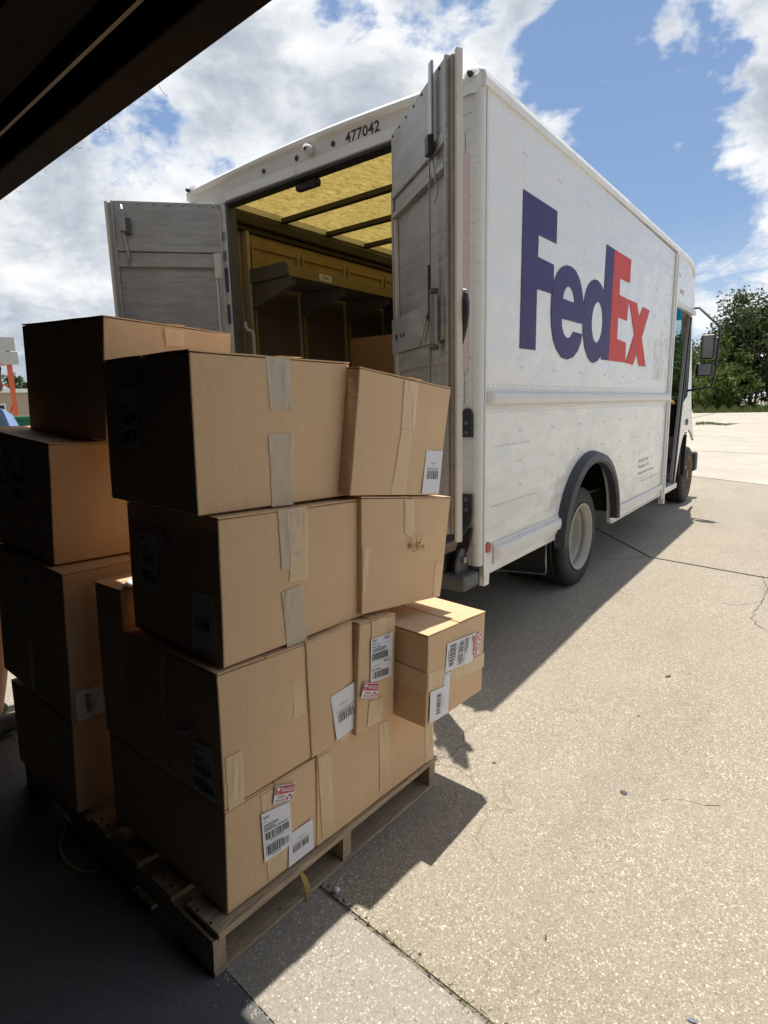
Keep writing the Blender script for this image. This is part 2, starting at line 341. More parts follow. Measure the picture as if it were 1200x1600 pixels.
plain('strap_yellow', (0.46, 0.33, 0.10), 0.5); plain('bark', (0.11, 0.085, 0.06), 0.9, var=0.4); plain('stone_dark', (0.10, 0.10, 0.11), 0.8); plain('weed', (0.12, 0.15, 0.04), 0.9); plain('straw', (0.36, 0.28, 0.14), 0.9)
def leafmat(name, c1, c2):
    m, t, b = newmat(name)
    at = t.node('ShaderNodeNewGeometry').outputs['Random Per Island']
    c = t.mix(at, c1, c2); t.l.new(c, b.inputs['Base Color']); b.inputs['Roughness'].default_value = 0.55
    b.inputs['Specular IOR Level'].default_value = 0.35
    tr = t.node('ShaderNodeBsdfTranslucent', inp={0: c}); mx = t.node('ShaderNodeMixShader', inp={0: 0.28, 1: b.outputs[0], 2: tr.outputs[0]})
    t.l.new(mx.outputs[0], t.n['Material Output'].inputs[0])
leafmat('leaf_dark', (0.030, 0.055, 0.018), (0.10, 0.135, 0.04)); leafmat('leaf_light', (0.07, 0.12, 0.025), (0.17, 0.22, 0.05)); leafmat('grass_blade', (0.09, 0.13, 0.03), (0.22, 0.23, 0.08))
def glass(name, tint, refl):
    m, t, b = newmat(name); t.n.remove(b)
    a = t.node('ShaderNodeBsdfTransparent', inp={0: (*tint, 1)}); g = t.node('ShaderNodeBsdfGlossy', inp={0: (1, 1, 1, 1), 1: 0.03})
    fr = t.node('ShaderNodeFresnel', inp={0: 1.5}).outputs[0]
    mx = t.node('ShaderNodeMixShader', inp={0: t.math('MINIMUM', t.math('MULTIPLY', fr, refl), 1.0), 1: a.outputs[0], 2: g.outputs[0]})
    t.l.new(mx.outputs[0], t.n['Material Output'].inputs[0])
glass('glass_clear', (0.72, 0.82, 0.80), 1.2); glass('glass_teal', (0.10, 0.42, 0.50), 1.2)
m_, t_, b_ = newmat('mirror_glass'); b_.inputs['Metallic'].default_value = 1; b_.inputs['Roughness'].default_value = 0.04; b_.inputs['Base Color'].default_value = (0.22, 0.23, 0.24, 1)

# ------------------------------------------------------------------ mesh helpers
def link(name, me, mat=None, parent=None, smooth=False, bevel=0.0, seg=2):
    o = bpy.data.objects.new(name, me); COL.objects.link(o)
    if mat and not me.materials: me.materials.append(MATS[mat])
    if parent is not None: o.parent = parent
    if smooth:
        for p in me.polygons: p.use_smooth = True
    if bevel:
        b = o.modifiers.new('bevel', 'BEVEL'); b.width = bevel; b.segments = seg; b.limit_method = 'ANGLE'; b.angle_limit = math.radians(40)
    return o
class MB:
    def __init__(s): s.v = []; s.f = []
    def add(s, v, f):
        k = len(s.v); s.v += [tuple(q) for q in v]; s.f += [tuple(k+i for i in q) for q in f]; return s
    def hexa(s, c):   # c: 4 bottom ccw, 4 top ccw
        return s.add(c, [(3, 2, 1, 0), (4, 5, 6, 7), (0, 1, 5, 4), (1, 2, 6, 5), (2, 3, 7, 6), (3, 0, 4, 7)])
    def box(s, x0, x1, y0, y1, z0, z1):
        x0, x1 = sorted((x0, x1)); y0, y1 = sorted((y0, y1)); z0, z1 = sorted((z0, z1))
        return s.hexa([(x0, y0, z0), (x1, y0, z0), (x1, y1, z0), (x0, y1, z0), (x0, y0, z1), (x1, y0, z1), (x1, y1, z1), (x0, y1, z1)])
    def obox(s, o, u, v, w, a, b, c):    # oriented box: origin o, axes u,v,w, ranges a,b,c
        o, u, v, w = map(Vector, (o, u, v, w))
        P = lambda i, j, k: o+u*a[i]+v*b[j]+w*c[k]
        return s.hexa([P(0, 0, 0), P(1, 0, 0), P(1, 1, 0), P(0, 1, 0), P(0, 0, 1), P(1, 0, 1), P(1, 1, 1), P(0, 1, 1)])
    def tube(s, pts, r, n=8, cap=True):
        pts = [Vector(p) for p in pts]; k0 = len(s.v); rr = r if isinstance(r, (list, tuple)) else [r]*len(pts)
        prev = None
        for i, p in enumerate(pts):
            d = (pts[min(i+1, len(pts)-1)]-pts[max(i-1, 0)]).normalized()
            if prev is None:
                a = d.orthogonal().normalized()
            else:
                a = (prev-d*prev.dot(d)).normalized()
            prev = a; b = d.cross(a)
            for j in range(n):
                t = 2*math.pi*j/n; s.v.append(tuple(p+(a*math.cos(t)+b*math.sin(t))*rr[i]))
        for i in range(len(pts)-1):
            for j in range(n):
                s.f.append((k0+i*n+j, k0+i*n+(j+1) % n, k0+(i+1)*n+(j+1) % n, k0+(i+1)*n+j))
        if cap:
            s.f.append(tuple(k0+j for j in reversed(range(n)))); e = k0+(len(pts)-1)*n; s.f.append(tuple(e+j for j in range(n)))
        return s
    def lathe(s, prof, c, n=40, axis='x'):   # prof: (radius, along axis)
        k0 = len(s.v)
        for r, a in prof:
            for j in range(n):
                t = 2*math.pi*j/n
                if axis == 'x': s.v.append((c[0]+a, c[1]+r*math.cos(t), c[2]+r*math.sin(t)))
                elif axis == 'z': s.v.append((c[0]+r*math.cos(t), c[1]+r*math.sin(t), c[2]+a))
                else: s.v.append((c[0]+r*math.cos(t), c[1]+a, c[2]+r*math.sin(t)))
        for i in range(len(prof)-1):
            for j in range(n):
                s.f.append((k0+i*n+j, k0+i*n+(j+1) % n, k0+(i+1)*n+(j+1) % n, k0+(i+1)*n+j))
        return s
    def mesh(s, name):
        me = bpy.data.meshes.new(name); me.from_pydata(s.v, [], s.f); me.update()
        bm = bmesh.new(); bm.from_mesh(me); bmesh.ops.recalc_face_normals(bm, faces=bm.faces); bm.to_mesh(me); bm.free()
        return me
    def build(s, name, mat, parent=None, smooth=False, bevel=0.0, seg=2):
        return link(name, s.mesh(name), mat, parent, smooth, bevel, seg)
def tag(o, label=None, cat=None, group=None, kind=None):
    if label: o['label'] = label
    if cat: o['category'] = cat
    if group: o['group'] = group
    if kind: o['kind'] = kind
    return o
def empty(name, loc=(0, 0, 0), mw=None):
    o = bpy.data.objects.new(name, None); COL.objects.link(o); o.empty_display_size = 0.2
    if mw is not None: o.matrix_world = mw
    else: o.location = loc
    return o
def poly2d(loops, thick=0.0):            # filled 2D outlines (holes allowed) -> verts, faces
    cu = bpy.data.curves.new('outline', 'CURVE'); cu.dimensions = '2D'; cu.fill_mode = 'BOTH'; cu.extrude = thick/2
    for lp in loops:
        sp = cu.splines.new('POLY'); sp.points.add(len(lp)-1)
        for i, (a, b) in enumerate(lp): sp.points[i].co = (a, b, 0, 1)
        sp.use_cyclic_u = True
    o = bpy.data.objects.new('outline', cu); me = bpy.data.meshes.new_from_object(o)
    v = [tuple(q.co) for q in me.vertices]; f = [tuple(p.vertices) for p in me.polygons]
    bpy.data.objects.remove(o); bpy.data.curves.remove(cu); bpy.data.meshes.remove(me)
    return v, f
TXT = {}
def text2d(s, bold=0.0):
    k = (s, bold)
    if k not in TXT:
        cu = bpy.data.curves.new('txt', 'FONT'); cu.body = s; cu.size = 1; cu.offset = bold; cu.resolution_u = 2
        o = bpy.data.objects.new('txt', cu); me = bpy.data.meshes.new_from_object(o)
        v = [(q.co.x, q.co.y) for q in me.vertices]; f = [tuple(p.vertices) for p in me.polygons]
        bpy.data.objects.remove(o); bpy.data.curves.remove(cu); bpy.data.meshes.remove(me)
        x0 = min(a for a, b in v); x1 = max(a for a, b in v); y0 = min(b for a, b in v); y1 = max(b for a, b in v)
        TXT[k] = ([((a-x0)/(x1-x0), (b-y0)/(y1-y0)) for a, b in v], f)
    return TXT[k]
def catmull(p, n=5):
    out = []; m = len(p)
    for i in range(m):
        a, b, c, d = (np.array(p[(i+k-1) % m], float) for k in range(4))
        for j in range(n):
            t = j/n; out.append(tuple(0.5*((2*b)+(-a+c)*t+(2*a-5*b+4*c-d)*t*t+(-a+3*b-3*c+d)*t**3)))
    return out

# ------------------------------------------------------------------ ground
def clip_slab(name, lines, mat, parent, res, bounds, dz=0.0, gap=0.006):
    """slab: grid over bounds, cut by half planes (point, inward normal), skirt dropped down"""
    x0, x1, y0, y1 = bounds
    nx = max(2, int((x1-x0)/res)); ny = max(2, int((y1-y0)/res))
    bm = bmesh.new(); vs = [[bm.verts.new((x0+(x1-x0)*i/nx, y0+(y1-y0)*j/ny, 0)) for i in range(nx+1)] for j in range(ny+1)]
    for j in range(ny):
        for i in range(nx): bm.faces.new((vs[j][i], vs[j][i+1], vs[j+1][i+1], vs[j+1][i]))
    for (p, n) in lines:
        n = Vector((n[0], n[1], 0)).normalized(); p = Vector((p[0], p[1], 0))+n*gap
        bmesh.ops.bisect_plane(bm, geom=bm.verts[:]+bm.edges[:]+bm.faces[:], plane_co=p, plane_no=-n, clear_outer=True)
    for v in bm.verts: v.co.z = gz(v.co.x, v.co.y)+dz
    be = [e for e in bm.edges if len(e.link_faces) == 1]
    r = bmesh.ops.extrude_edge_only(bm, edges=be)
    for v in r['geom']:
        if isinstance(v, bmesh.types.BMVert): v.co.z -= 0.045
    bmesh.ops.recalc_face_normals(bm, faces=bm.faces)
    me = bpy.data.meshes.new(name); bm.to_mesh(me); bm.free()
    if me.polygons and sum(p.normal.z for p in me.polygons) < 0: me.flip_normals()
    return link(name, me, mat, parent)
# terrain sheet out to the horizon
bm = bmesh.new(); rings = [0.01, 3, 6, 10, 15, 20, 26, 33, 42, 52, 62, 75, 95, 130, 200, 350, 700, 1500]
prev = None
for r_ in rings:
    cur = [bm.verts.new((r_*math.cos(2*math.pi*k/64), r_*math.sin(2*math.pi*k/64), 0)) for k in range(64)]
    for v in cur: v.co.z = gz(v.co.x, v.co.y)-0.03-(0.04 if r_ < 60 else 0)
    if prev:
        for k in range(64): bm.faces.new((prev[k], cur[k], cur[(k+1) % 64], prev[(k+1) % 64]))
    prev = cur
me = bpy.data.meshes.new('ground'); bm.to_mesh(me); bm.free()
tag(link('ground', me, 'soil'), kind='structure')
pav = tag(empty('pavement'), kind='structure')
J0 = ((0.30, -1.99), (-0.06, -1)); J0u = (J0[0], (0.06, 1))
J1 = ((0.60, -1.665), (0.06, 1)); J1d = (J1[0], (-0.06, -1))
Vp = (0.2, 2.95)
J2u = (Vp, (0.2, 1)); J2d = (Vp, (-0.2, -1))
D2d = (Vp, (0.68, -0.73)); D2u = (Vp, (-0.68, 0.73))
D1r = (Vp, (0.95, 0.77)); D1l = (Vp, (-0.95, -0.77))
LX = lambda x, s: ((x, 0), (s, s*0.05))
clip_slab('concrete_slab', [J0u, J1d, LX(-3.9, 1), LX(4.2, -1)], 'concrete_smooth', pav, 0.3, (-4.2, 4.5, -2.6, -1.1), gap=0.002)
clip_slab('concrete_slab', [J1, J2d, D2d, LX(-3.9, 1), LX(4.2, -1)], 'concrete_aggregate', pav, 0.3, (-4.2, 4.5, -2.2, 4.2), gap=0.012)
clip_slab('concrete_slab', [D2u, D1l, LX(-7, 1)], 'concrete_aggregate', pav, 0.5, (-7.5, 1, -5, 14))
clip_slab('concrete_slab', [J1, LX(-3.9, -1), D2d, ((-14, 0), (1, 0))], 'concrete_aggregate', pav, 0.6, (-14, -3.5, -2.2, 2))
clip_slab('concrete_slab', [J1, J2d, LX(4.2, 1), ((12, 0), (-1, 0))], 'concrete_aggregate', pav, 0.6, (4, 12, -2.6, 4))
Ya = [None, 9.25, 15.4, 22.6, 34.0, 46.0, 58.0]; sl_ = [0.2, 0.6, 0.28, 0.1, 0.05, 0.0, 0.0]
for i in range(len(Ya)-1):
    lo = [J2u, D1r] if i == 0 else [((0, Ya[i]), (sl_[i], 1))]
    hi = [((0, Ya[i+1]), (-sl_[i+1], -1))]
    yl = -2 if i == 0 else Ya[i]-12
    for xa, xb in ((-26, -6), (-6, 5.5), (5.5, 26)):
        if i == 0 and xa == -26: continue
        clip_slab('concrete_slab', lo+hi+[((xa, 0), (1, 0)), ((xb, 0), (-1, 0))], 'concrete_far' if i > 0 else 'concrete_aggregate', pav, 1.5, (xa-0.5, xb+0.5, yl, Ya[i+1]+14), gap=0.02+0.01*i)
clip_slab('concrete_slab', [D1l, ((-26, 0), (1, 0)), ((-7, 0), (-1, 0))], 'concrete_far', pav, 1.5, (-26.5, -6, -2, 40), gap=0.02)
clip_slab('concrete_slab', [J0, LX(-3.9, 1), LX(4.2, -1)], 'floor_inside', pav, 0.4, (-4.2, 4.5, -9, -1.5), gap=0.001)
# expansion board with dirt in the joint near the pallet
b = MB(); rnd = random.Random(3)
N = 120
for k in range(N):
    xa = -3+k*(6/N); xb = xa+6/N
    for q, (o1, o2, dzz) in enumerate(((-0.020, -0.004, -0.004), (-0.002, 0.016, -0.006))):
        j1 = rnd.uniform(-0.002, 0.002)
        y_a = -1.665-0.06*(xa-0.6); y_b = -1.665-0.06*(xb-0.6)
        za = gz(xa, y_a)+dzz+rnd.uniform(-0.002, 0.002)
        b.hexa([(xa, y_a+o1+j1, za-0.03), (xb, y_b+o1+j1, za-0.03), (xb, y_b+o2+j1, za-0.03), (xa, y_a+o2+j1, za-0.03), (xa, y_a+o1+j1, za), (xb, y_b+o1+j1, za), (xb, y_b+o2+j1, za), (xa, y_a+o2+j1, za)])
tag(b.build('joint_board', 'joint_board', pav), kind='stuff')
b = MB()
for k in range(240):
    x = rnd.uniform(-2, 2.2); y = -1.665-0.06*(x-0.6)+rnd.gauss(0.012, 0.012); z = gz(x, y); s = rnd.uniform(0.002, 0.007)
    pts = [(x+s*rnd.uniform(-1, 1), y+s*rnd.uniform(-1, 1), z+s*q) for q in (0, 0, 0)] + [(x, y, z+s)]
    b.add([(x-s, y-s*.6, z), (x+s, y-s*.4, z), (x, y+s, z), (x, y, z+s*.8)], [(0, 1, 3), (1, 2, 3), (2, 0, 3)])
tag(b.build('joint_grit', 'joint_fill', pav), kind='stuff')
b = MB()
for k in range(420):     # pale chips along the broken edge of the indoor floor
    x = rnd.uniform(-0.1, 1.2); y = -1.99-0.06*(x-0.3)+rnd.gauss(0, 0.012)*(1+(rnd.random() < .15)*2); z = gz(x, y); s = rnd.uniform(0.0015, 0.006)
    b.add([(x-s, y-s*.5, z), (x+s, y-s*.7*rnd.random(), z), (x+s*rnd.uniform(-.5, .5), y+s, z), (x, y, z+s*.35)], [(0, 1, 3), (1, 2, 3), (2, 0, 3)])
tag(b.build('floor_chips', 'concrete_smooth', pav), kind='stuff')
b = MB()
for k in range(90):     # weeds and dry straw in the joint
    x = rnd.choice([rnd.gauss(0.62, 0.10), rnd.gauss(0.80, 0.15), rnd.uniform(0.3, 1.4)]); y = -1.665-0.06*(x-0.6)+rnd.gauss(0.012, 0.006); z = gz(x, y)
    a = rnd.uniform(0, 6.28); L = rnd.uniform(0.01, 0.035); h = rnd.uniform(0.002, 0.014); wd = 0.0012
    dx, dy = math.cos(a), math.sin(a)
    b.add([(x-dy*wd, y+dx*wd, z), (x+dy*wd, y-dx*wd, z), (x+dx*L, y+dy*L, z+h)], [(0, 1, 2)])
tag(b.build('weeds', 'weed'), 'tiny weeds growing along the slab joint', 'weeds', kind='stuff')

def crack(pts, wd):
    m = MB(); rr = random.Random(len(pts)); P = [hitw(q, (0, 0, 1), (0, 0, -0.02)) for q in pts]; Q = []
    for a, c in zip(P[:-1], P[1:]):
        n = max(2, int((c-a).length/0.03))
        for k in range(n): q = a.lerp(c, k/n); Q.append((q.x+rr.gauss(0, .006), q.y+rr.gauss(0, .006)))
    for i in range(len(Q)-1):
        (x0, y0), (x1, y1) = Q[i], Q[i+1]; L = math.hypot(x1-x0, y1-y0)+1e-6; nx, ny = -(y1-y0)/L, (x1-x0)/L; w0 = wd*rr.uniform(.3, 1)
        m.add([(x0-nx*w0, y0-ny*w0, gz(x0, y0)+.0015), (x1-nx*w0, y1-ny*w0, gz(x1, y1)+.0015), (x1+nx*w0, y1+ny*w0, gz(x1, y1)+.0015), (x0+nx*w0, y0+ny*w0, gz(x0, y0)+.0015)], [(0, 1, 2, 3)])
    m.build('crack', 'joint_fill', pav)
crack([(1192, 903), (1198, 925), (1190, 945), (1172, 970), (1184, 982), (1215, 998)], .004)
crack([(1190, 945), (1150, 950), (1118, 945)], .002); crack([(1060, 1236), (1085, 1240), (1110, 1243), (1150, 1247)], .0018); crack([(1030, 1235), (1060, 1236)], .001)
crack([(940, 905), (970, 930), (1010, 938)], .0015)

# ------------------------------------------------------------------ loading building round the camera
E0 = Vector((-0.118, -1.752, 2.28)); ED = Vector((0.99872, -0.05055, 0)); EN = Vector((0.05055, 0.99872, 0))
bl = tag(empty('loading_building', (0, 0, 0)), 'dark loading bay building whose steel lintel crosses the top left corner', 'building')
def BO(a, b_, c): return dict(o=(E0.x, E0.y, 0), u=ED, v=EN, w=(0, 0, 1), a=a, b=b_, c=c)
def bb(name, mat, a, b_, c, bev=0.0):
    m = MB(); m.obox(**BO(a, b_, c)); return m.build(name, mat, bl, bevel=bev)
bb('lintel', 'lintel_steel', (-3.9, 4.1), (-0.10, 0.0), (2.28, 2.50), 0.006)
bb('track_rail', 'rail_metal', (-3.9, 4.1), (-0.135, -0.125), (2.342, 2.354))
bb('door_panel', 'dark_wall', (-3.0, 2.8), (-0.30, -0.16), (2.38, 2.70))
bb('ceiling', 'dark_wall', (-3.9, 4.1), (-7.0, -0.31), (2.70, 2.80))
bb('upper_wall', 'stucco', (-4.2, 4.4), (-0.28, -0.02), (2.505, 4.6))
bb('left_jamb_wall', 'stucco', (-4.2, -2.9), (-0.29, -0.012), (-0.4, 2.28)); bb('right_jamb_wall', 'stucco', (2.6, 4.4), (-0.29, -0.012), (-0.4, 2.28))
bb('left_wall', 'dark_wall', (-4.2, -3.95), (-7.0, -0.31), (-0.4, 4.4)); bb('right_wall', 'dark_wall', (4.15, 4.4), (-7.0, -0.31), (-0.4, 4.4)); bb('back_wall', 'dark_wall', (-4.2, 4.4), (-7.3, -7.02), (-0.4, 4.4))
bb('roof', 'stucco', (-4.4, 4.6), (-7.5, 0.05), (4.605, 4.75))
b = MB(); rr_ = random.Random(5)      # cobweb and straw strands caught on the lintel edge
for k in range(9):
    p = E0+ED*rr_.uniform(-1.4, 0.2)+EN*0.0; q = p+Vector((rr_.uniform(-.03, .03), rr_.uniform(0, .02), rr_.uniform(-.025, 0.0)))
    b.tube([p, (p+q)/2+Vector((0, 0, -.004)), q], 0.0006, 4)
b.build('straw_strand', 'straw', bl)

# ------------------------------------------------------------------ pallet (frame TB)
pal = empty('wooden_pallet', mw=TB@Matrix.Rotation(math.radians(-1.4), 4, 'Z'))
tag(pal, 'weathered wooden pallet under the stacked cardboard boxes', 'pallet')
def plank(x0, x1, y0, y1, z0, z1, name='deck_board', seed=0):
    bm = bmesh.new(); bmesh.ops.create_cube(bm, size=1)
    bmesh.ops.subdivide_edges(bm, edges=[e for e in bm.edges if abs((e.verts[0].co-e.verts[1].co)[0 if (x1-x0) > (y1-y0) else 1]) > 0.5], cuts=8, use_grid_fill=True)
    for v in bm.verts:
        u, vv, ww = v.co.x+.5, v.co.y+.5, v.co.z+.5
        p = Vector((x0+(x1-x0)*u, y0+(y1-y0)*vv, z0+(z1-z0)*ww))
        nn = mnoise.noise_vector(p*4+Vector((seed, 0, 0)))
        v.co = p+nn*0.0022
    bmesh.ops.recalc_face_normals(bm, faces=bm.faces)
    me = bpy.data.meshes.new(name); bm.to_mesh(me); bm.free()
    return link(name, me, 'pallet_wood', pal, bevel=0.0025)
ZT0, ZT1 = 0.112, 0.132
xs = [(-1.215, -1.095), (-1.03, -0.92), (-0.83, -0.73), (-0.655, -0.55), (-0.47, -0.36), (-0.285, -0.175), (-0.125, 0.022)]
for i, (a, c) in enumerate(xs):
    plank(a, c, 0.0+(0.012 if i == 6 else -0.002), 1.02, ZT0, ZT1, 'deck_board', i)
for i, (a, c) in enumerate([(-1.215, -1.08), (-0.9, -0.8), (-0.66, -0.56), (-0.4, -0.3), (-0.115, 0.015)]):
    plank(a, c, 0, 1.02, 0.002, 0.016, 'bottom_board', 20+i)
for i, y in enumerate((0.0, 0.49, 0.982)):       # notched stringers
    L0, L1 = -1.215, 0.012
    prof = [(L0, .017), (L0+.15, .017), (L0+.18, .052), (L0+.38, .052), (L0+.41, .017), (L1-.41, .017), (L1-.38, .052), (L1-.18, .052), (L1-.15, .017), (L1, .017), (L1, .111), (L0, .111)]
    v, f = poly2d([prof], 0.038)
    me = bpy.data.meshes.new('stringer'); me.from_pydata([(a, y+0.019+c, bq) for a, bq, c in v], [], f); me.update()
    link('stringer', me, 'pallet_wood', pal)
b = MB()
for i, (a, c) in enumerate(xs):
    for y in (0.018, 0.51, 1.0):
        for k in (0.3, 0.7):
            b.lathe([(0.0001, ZT1+.003), (0.003, ZT1+.003), (0.003, ZT1)], (a+(c-a)*k, y, 0), 8, 'z')
tag(b.build('nail', 'lintel_steel', pal), kind='stuff')

# ------------------------------------------------------------------ cardboard boxes
GROUP = 'cardboard boxes stacked on the pallet'
SL = 0.045
class Box:
    """nb etc. are corners in the pallet frame; face R looks right, face L looks at the building"""
    def __init__(s, label, nb, nt, rb, rt, lb, lt, bulge=0.0045, group=GROUP, seed=0, dy=None):
        s.nb, s.nt, s.rb, s.rt, s.lb, s.lt = [Vector(q) for q in (nb, nt, rb, rt, lb, lt)]
        s.bb_, s.bt = s.lb+s.rb-s.nb, s.lt+s.rt-s.nt
        s.loc = s.nb.copy(); s.seed = seed
        s.root = empty('cardboard_box', mw=TB@Matrix.Translation(s.loc)); tag(s.root, label, 'box', group)
        s.c = [q-s.loc for q in (s.lb, s.nb, s.rb, s.bb_, s.lt, s.nt, s.rt, s.bt)]
        bm = bmesh.new(); bmesh.ops.create_cube(bm, size=1); bmesh.ops.subdivide_edges(bm, edges=bm.edges[:], cuts=9, use_grid_fill=True)
        C = s.c; cen = sum(C, Vector())/8
        for v in bm.verts:
            u, w_, t = v.co.x+.5, v.co.y+.5, v.co.z+.5     # u: left->near, w: near->right(back), t: up
            p = (C[0]*(1-u)*(1-w_)+C[1]*u*(1-w_)+C[2]*u*w_+C[3]*(1-u)*w_)*(1-t)+(C[4]*(1-u)*(1-w_)+C[5]*u*(1-w_)+C[6]*u*w_+C[7]*(1-u)*w_)*t
            fx = 4*u*(1-u); fy = 4*w_*(1-w_); fz = 4*t*(1-t); n = Vector((0, 0, 0)); k = bulge
            if u > .999: n += Vector((1, 0, 0))*fy*fz*k
            if u < .001: n -= Vector((1, 0, 0))*fy*fz*k
            if w_ < .001: n -= Vector((0, 1, 0))*fx*fz*k
            if w_ > .999: n += Vector((0, 1, 0))*fx*fz*k
            q = p*5+Vector((seed*3.7, seed, 0)); nz = mnoise.noise_vector(q)
            n += Vector((nz.x*0.0022, nz.y*0.0022, nz.z*0.0012))
            v.co = p+n
        bmesh.ops.recalc_face_normals(bm, faces=bm.faces)
        me = bpy.data.meshes.new('body'); bm.to_mesh(me); bm.free()
        s.body = link('body', me, 'cardboard', s.root, smooth=False, bevel=0.0035)
        # top flaps: two thin sheets with a slit between, lying on the rim
        sd = random.Random(seed)
        if (s.c[5]-s.c[4]).length >= (s.c[6]-s.c[5]).length: spl = 'w'
        else: spl = 'u'
        for h in (0, 1):
            g = 0.006
            if spl == 'w': r = ((0, 1), (0, .5-g) if h == 0 else (.5+g, 1))
            else: r = ((0, .5-g) if h == 0 else (.5+g, 1), (0, 1))
            m = MB(); n_ = 6; G = []
            for lay in (0, 1):
                for j in range(n_+1):
                    for i in range(n_+1):
                        u = r[0][0]+(r[0][1]-r[0][0])*i/n_; w_ = r[1][0]+(r[1][1]-r[1][0])*j/n_
                        p = C[4]*(1-u)*(1-w_)+C[5]*u*(1-w_)+C[6]*u*w_+C[7]*(1-u)*w_
                        z = 0.0005+lay*0.0035+0.0025*mnoise.noise(p*6+Vector((seed, h*5, 0)))+0.0015
                        m.v.append(tuple(p+Vector((0, 0, z))))
            K = (n_+1)**2; ix = lambda i, j, l: l*K+j*(n_+1)+i
            for j in range(n_):
                for i in range(n_):
                    m.f.append((ix(i, j, 1), ix(i+1, j, 1), ix(i+1, j+1, 1), ix(i, j+1, 1))); m.f.append((ix(i, j+1, 0), ix(i+1, j+1, 0), ix(i+1, j, 0), ix(i, j, 0)))
                m.f.append((ix(0, j, 0), ix(0, j, 1), ix(0, j+1, 1), ix(0, j+1, 0))); m.f.append((ix(n_, j, 1), ix(n_, j, 0), ix(n_, j+1, 0), ix(n_, j+1, 1)))
                m.f.append((ix(j, 0, 1), ix(j, 0, 0), ix(j+1, 0, 0), ix(j+1, 0, 1))); m.f.append((ix(j, n_, 0), ix(j, n_, 1), ix(j+1, n_, 1), ix(j+1, n_, 0)))
            m.build('flap', 'cardboard', s.root)
    def plane(s, face):
        if face == 'R':
            n = (s.rb-s.nb).cross(s.nt-s.nb).normalized()
            if n.x < 0: n = -n
            return n, s.nb
        if face == 'L':
            n = (s.lb-s.nb).cross(s.nt-s.nb).normalized()
            if n.y > 0: n = -n
            return n, s.nb
        return Vector((0, 0, 1)), s.nt
    def patch(s, face, quad, name, mat, off=0.0015, n=(4, 10), wrinkle=0.0, bulge=0.006, thick=0.0, parent=None, seed=0, flat=False):
        """sheet following the face; quad = picture corners TL TR BR BL"""
        nrm, q0 = s.plane(face)
        P = [bhit(q, nrm, q0)-s.loc for q in quad]
        m = MB(); nu, nv = n; sd = Vector((seed*1.7, seed*3.1, 0))
        s.lastP = P; s.lastn = nrm; s.lastface = face; s.lastoff = off
        cst = max(s.bul(face, p_) for p_ in P+[(P[0]+P[2])/2]) if flat else None; s.lastb = cst
        for j in range(nv+1):
            for i in range(nu+1):
                u, v = i/nu, j/nv
                p = P[0].lerp(P[1], u).lerp(P[3].lerp(P[2], u), v)
                edge = 1.0
                p = p+nrm*(off+(cst if flat else s.bul(face, p))+wrinkle*(mnoise.noise(p*38+sd)+0.6*mnoise.noise(p*90+sd)))
                if wrinkle: p += (P[1]-P[0]).normalized()*0.0012*mnoise.noise(p*55+sd)*(1 if i in (0, nu) else 0)
                m.v.append(tuple(p))
        for j in range(nv):
            for i in range(nu):
                k = j*(nu+1)+i; m.f.append((k, k+nu+1, k+nu+2, k+1))
        me = bpy.data.meshes.new(name); me.from_pydata(m.v, [], m.f); me.update()
        o = link(name, me, mat, parent or s.root, smooth=True)
        if thick:
            md = o.modifiers.new('t', 'SOLIDIFY'); md.thickness = thick; md.offset = 0
        return o
    def bul(s, face, p, k=0.0045):
        if face == 'R': a = (p-s.c[1]).dot((s.c[2]-s.c[1]))/(s.c[2]-s.c[1]).length_squared
        elif face == 'L': a = (p-s.c[0]).dot((s.c[1]-s.c[0]))/(s.c[1]-s.c[0]).length_squared
        else: return 0.005
        b_ = (p.z-s.c[1].z)/max(0.01, s.c[5].z-s.c[1].z)
        a = min(1, max(0, a)); b_ = min(1, max(0, b_))
        return 4*a*(1-a)*4*b_*(1-b_)*k+0.0006
    def tape(s, face, quad, kind='tape_grey', seed=0, wr=0.0009):
        return s.patch(face, quad, 'packing_tape', kind, 0.0018, (6, 18), wr, seed=seed)
    def label(s, face, quad, style, seed=1, rot=0, name='shipping_label', off=0.0022):
        q = list(quad); q = q[rot:]+q[:rot]
        o = s.patch(face, q, name, 'label_paper', off, (1, 1), 0.0, flat=True)
        P = s.lastP; nrm = s.lastn
        groups = STYLES[style](random.Random(seed))
        for mat, shapes in groups.items():
            m = MB()
            for verts, faces in shapes:
                vv = []
                for (u, v) in verts:
                    p = P[0].lerp(P[1], u).lerp(P[3].lerp(P[2], u), 1-v)
                    vv.append(p+nrm*(off+0.0004+s.lastb))
                m.add(vv, faces)
            me = bpy.data.meshes.new('print'); me.from_pydata(m.v, [], m.f); me.update()
            link('print', me, mat, o)
        return o
# label artwork in unit coordinates (u right, v up)
def rect(u0, u1, v0, v1): return ([(u0, v0), (u1, v0), (u1, v1), (u0, v1)], [(0, 1, 2, 3)])
def txt(s, u0, v0, h, wd, bold=0.0):
    v, f = text2d(s, bold); return ([(u0+a*wd, v0+c*h) for a, c in v], f)
def barcode(r, u0, u1, v0, v1, n=34):
    out = []; u = u0; step = (u1-u0)/n
    while u < u1-step:
        w_ = step*r.choice((0.45, 0.45, 0.9, 1.3)); out.append(rect(u, min(u1, u+w_), v0, v1)); u += w_+step*r.choice((0.4, 0.5, 0.9))
    return out
def lines(r, u0, u1, v0, n, h, gap, jit=0.4):
    out = []
    for k in range(n):
        u = u0; e = u1-(u1-u0)*jit*r.random(); v = v0-k*(h+gap)
        while u < e:
            w_ = r.uniform(0.02, 0.09); out.append(rect(u, min(e, u+w_), v, v+h)); u += w_+0.012
    return out
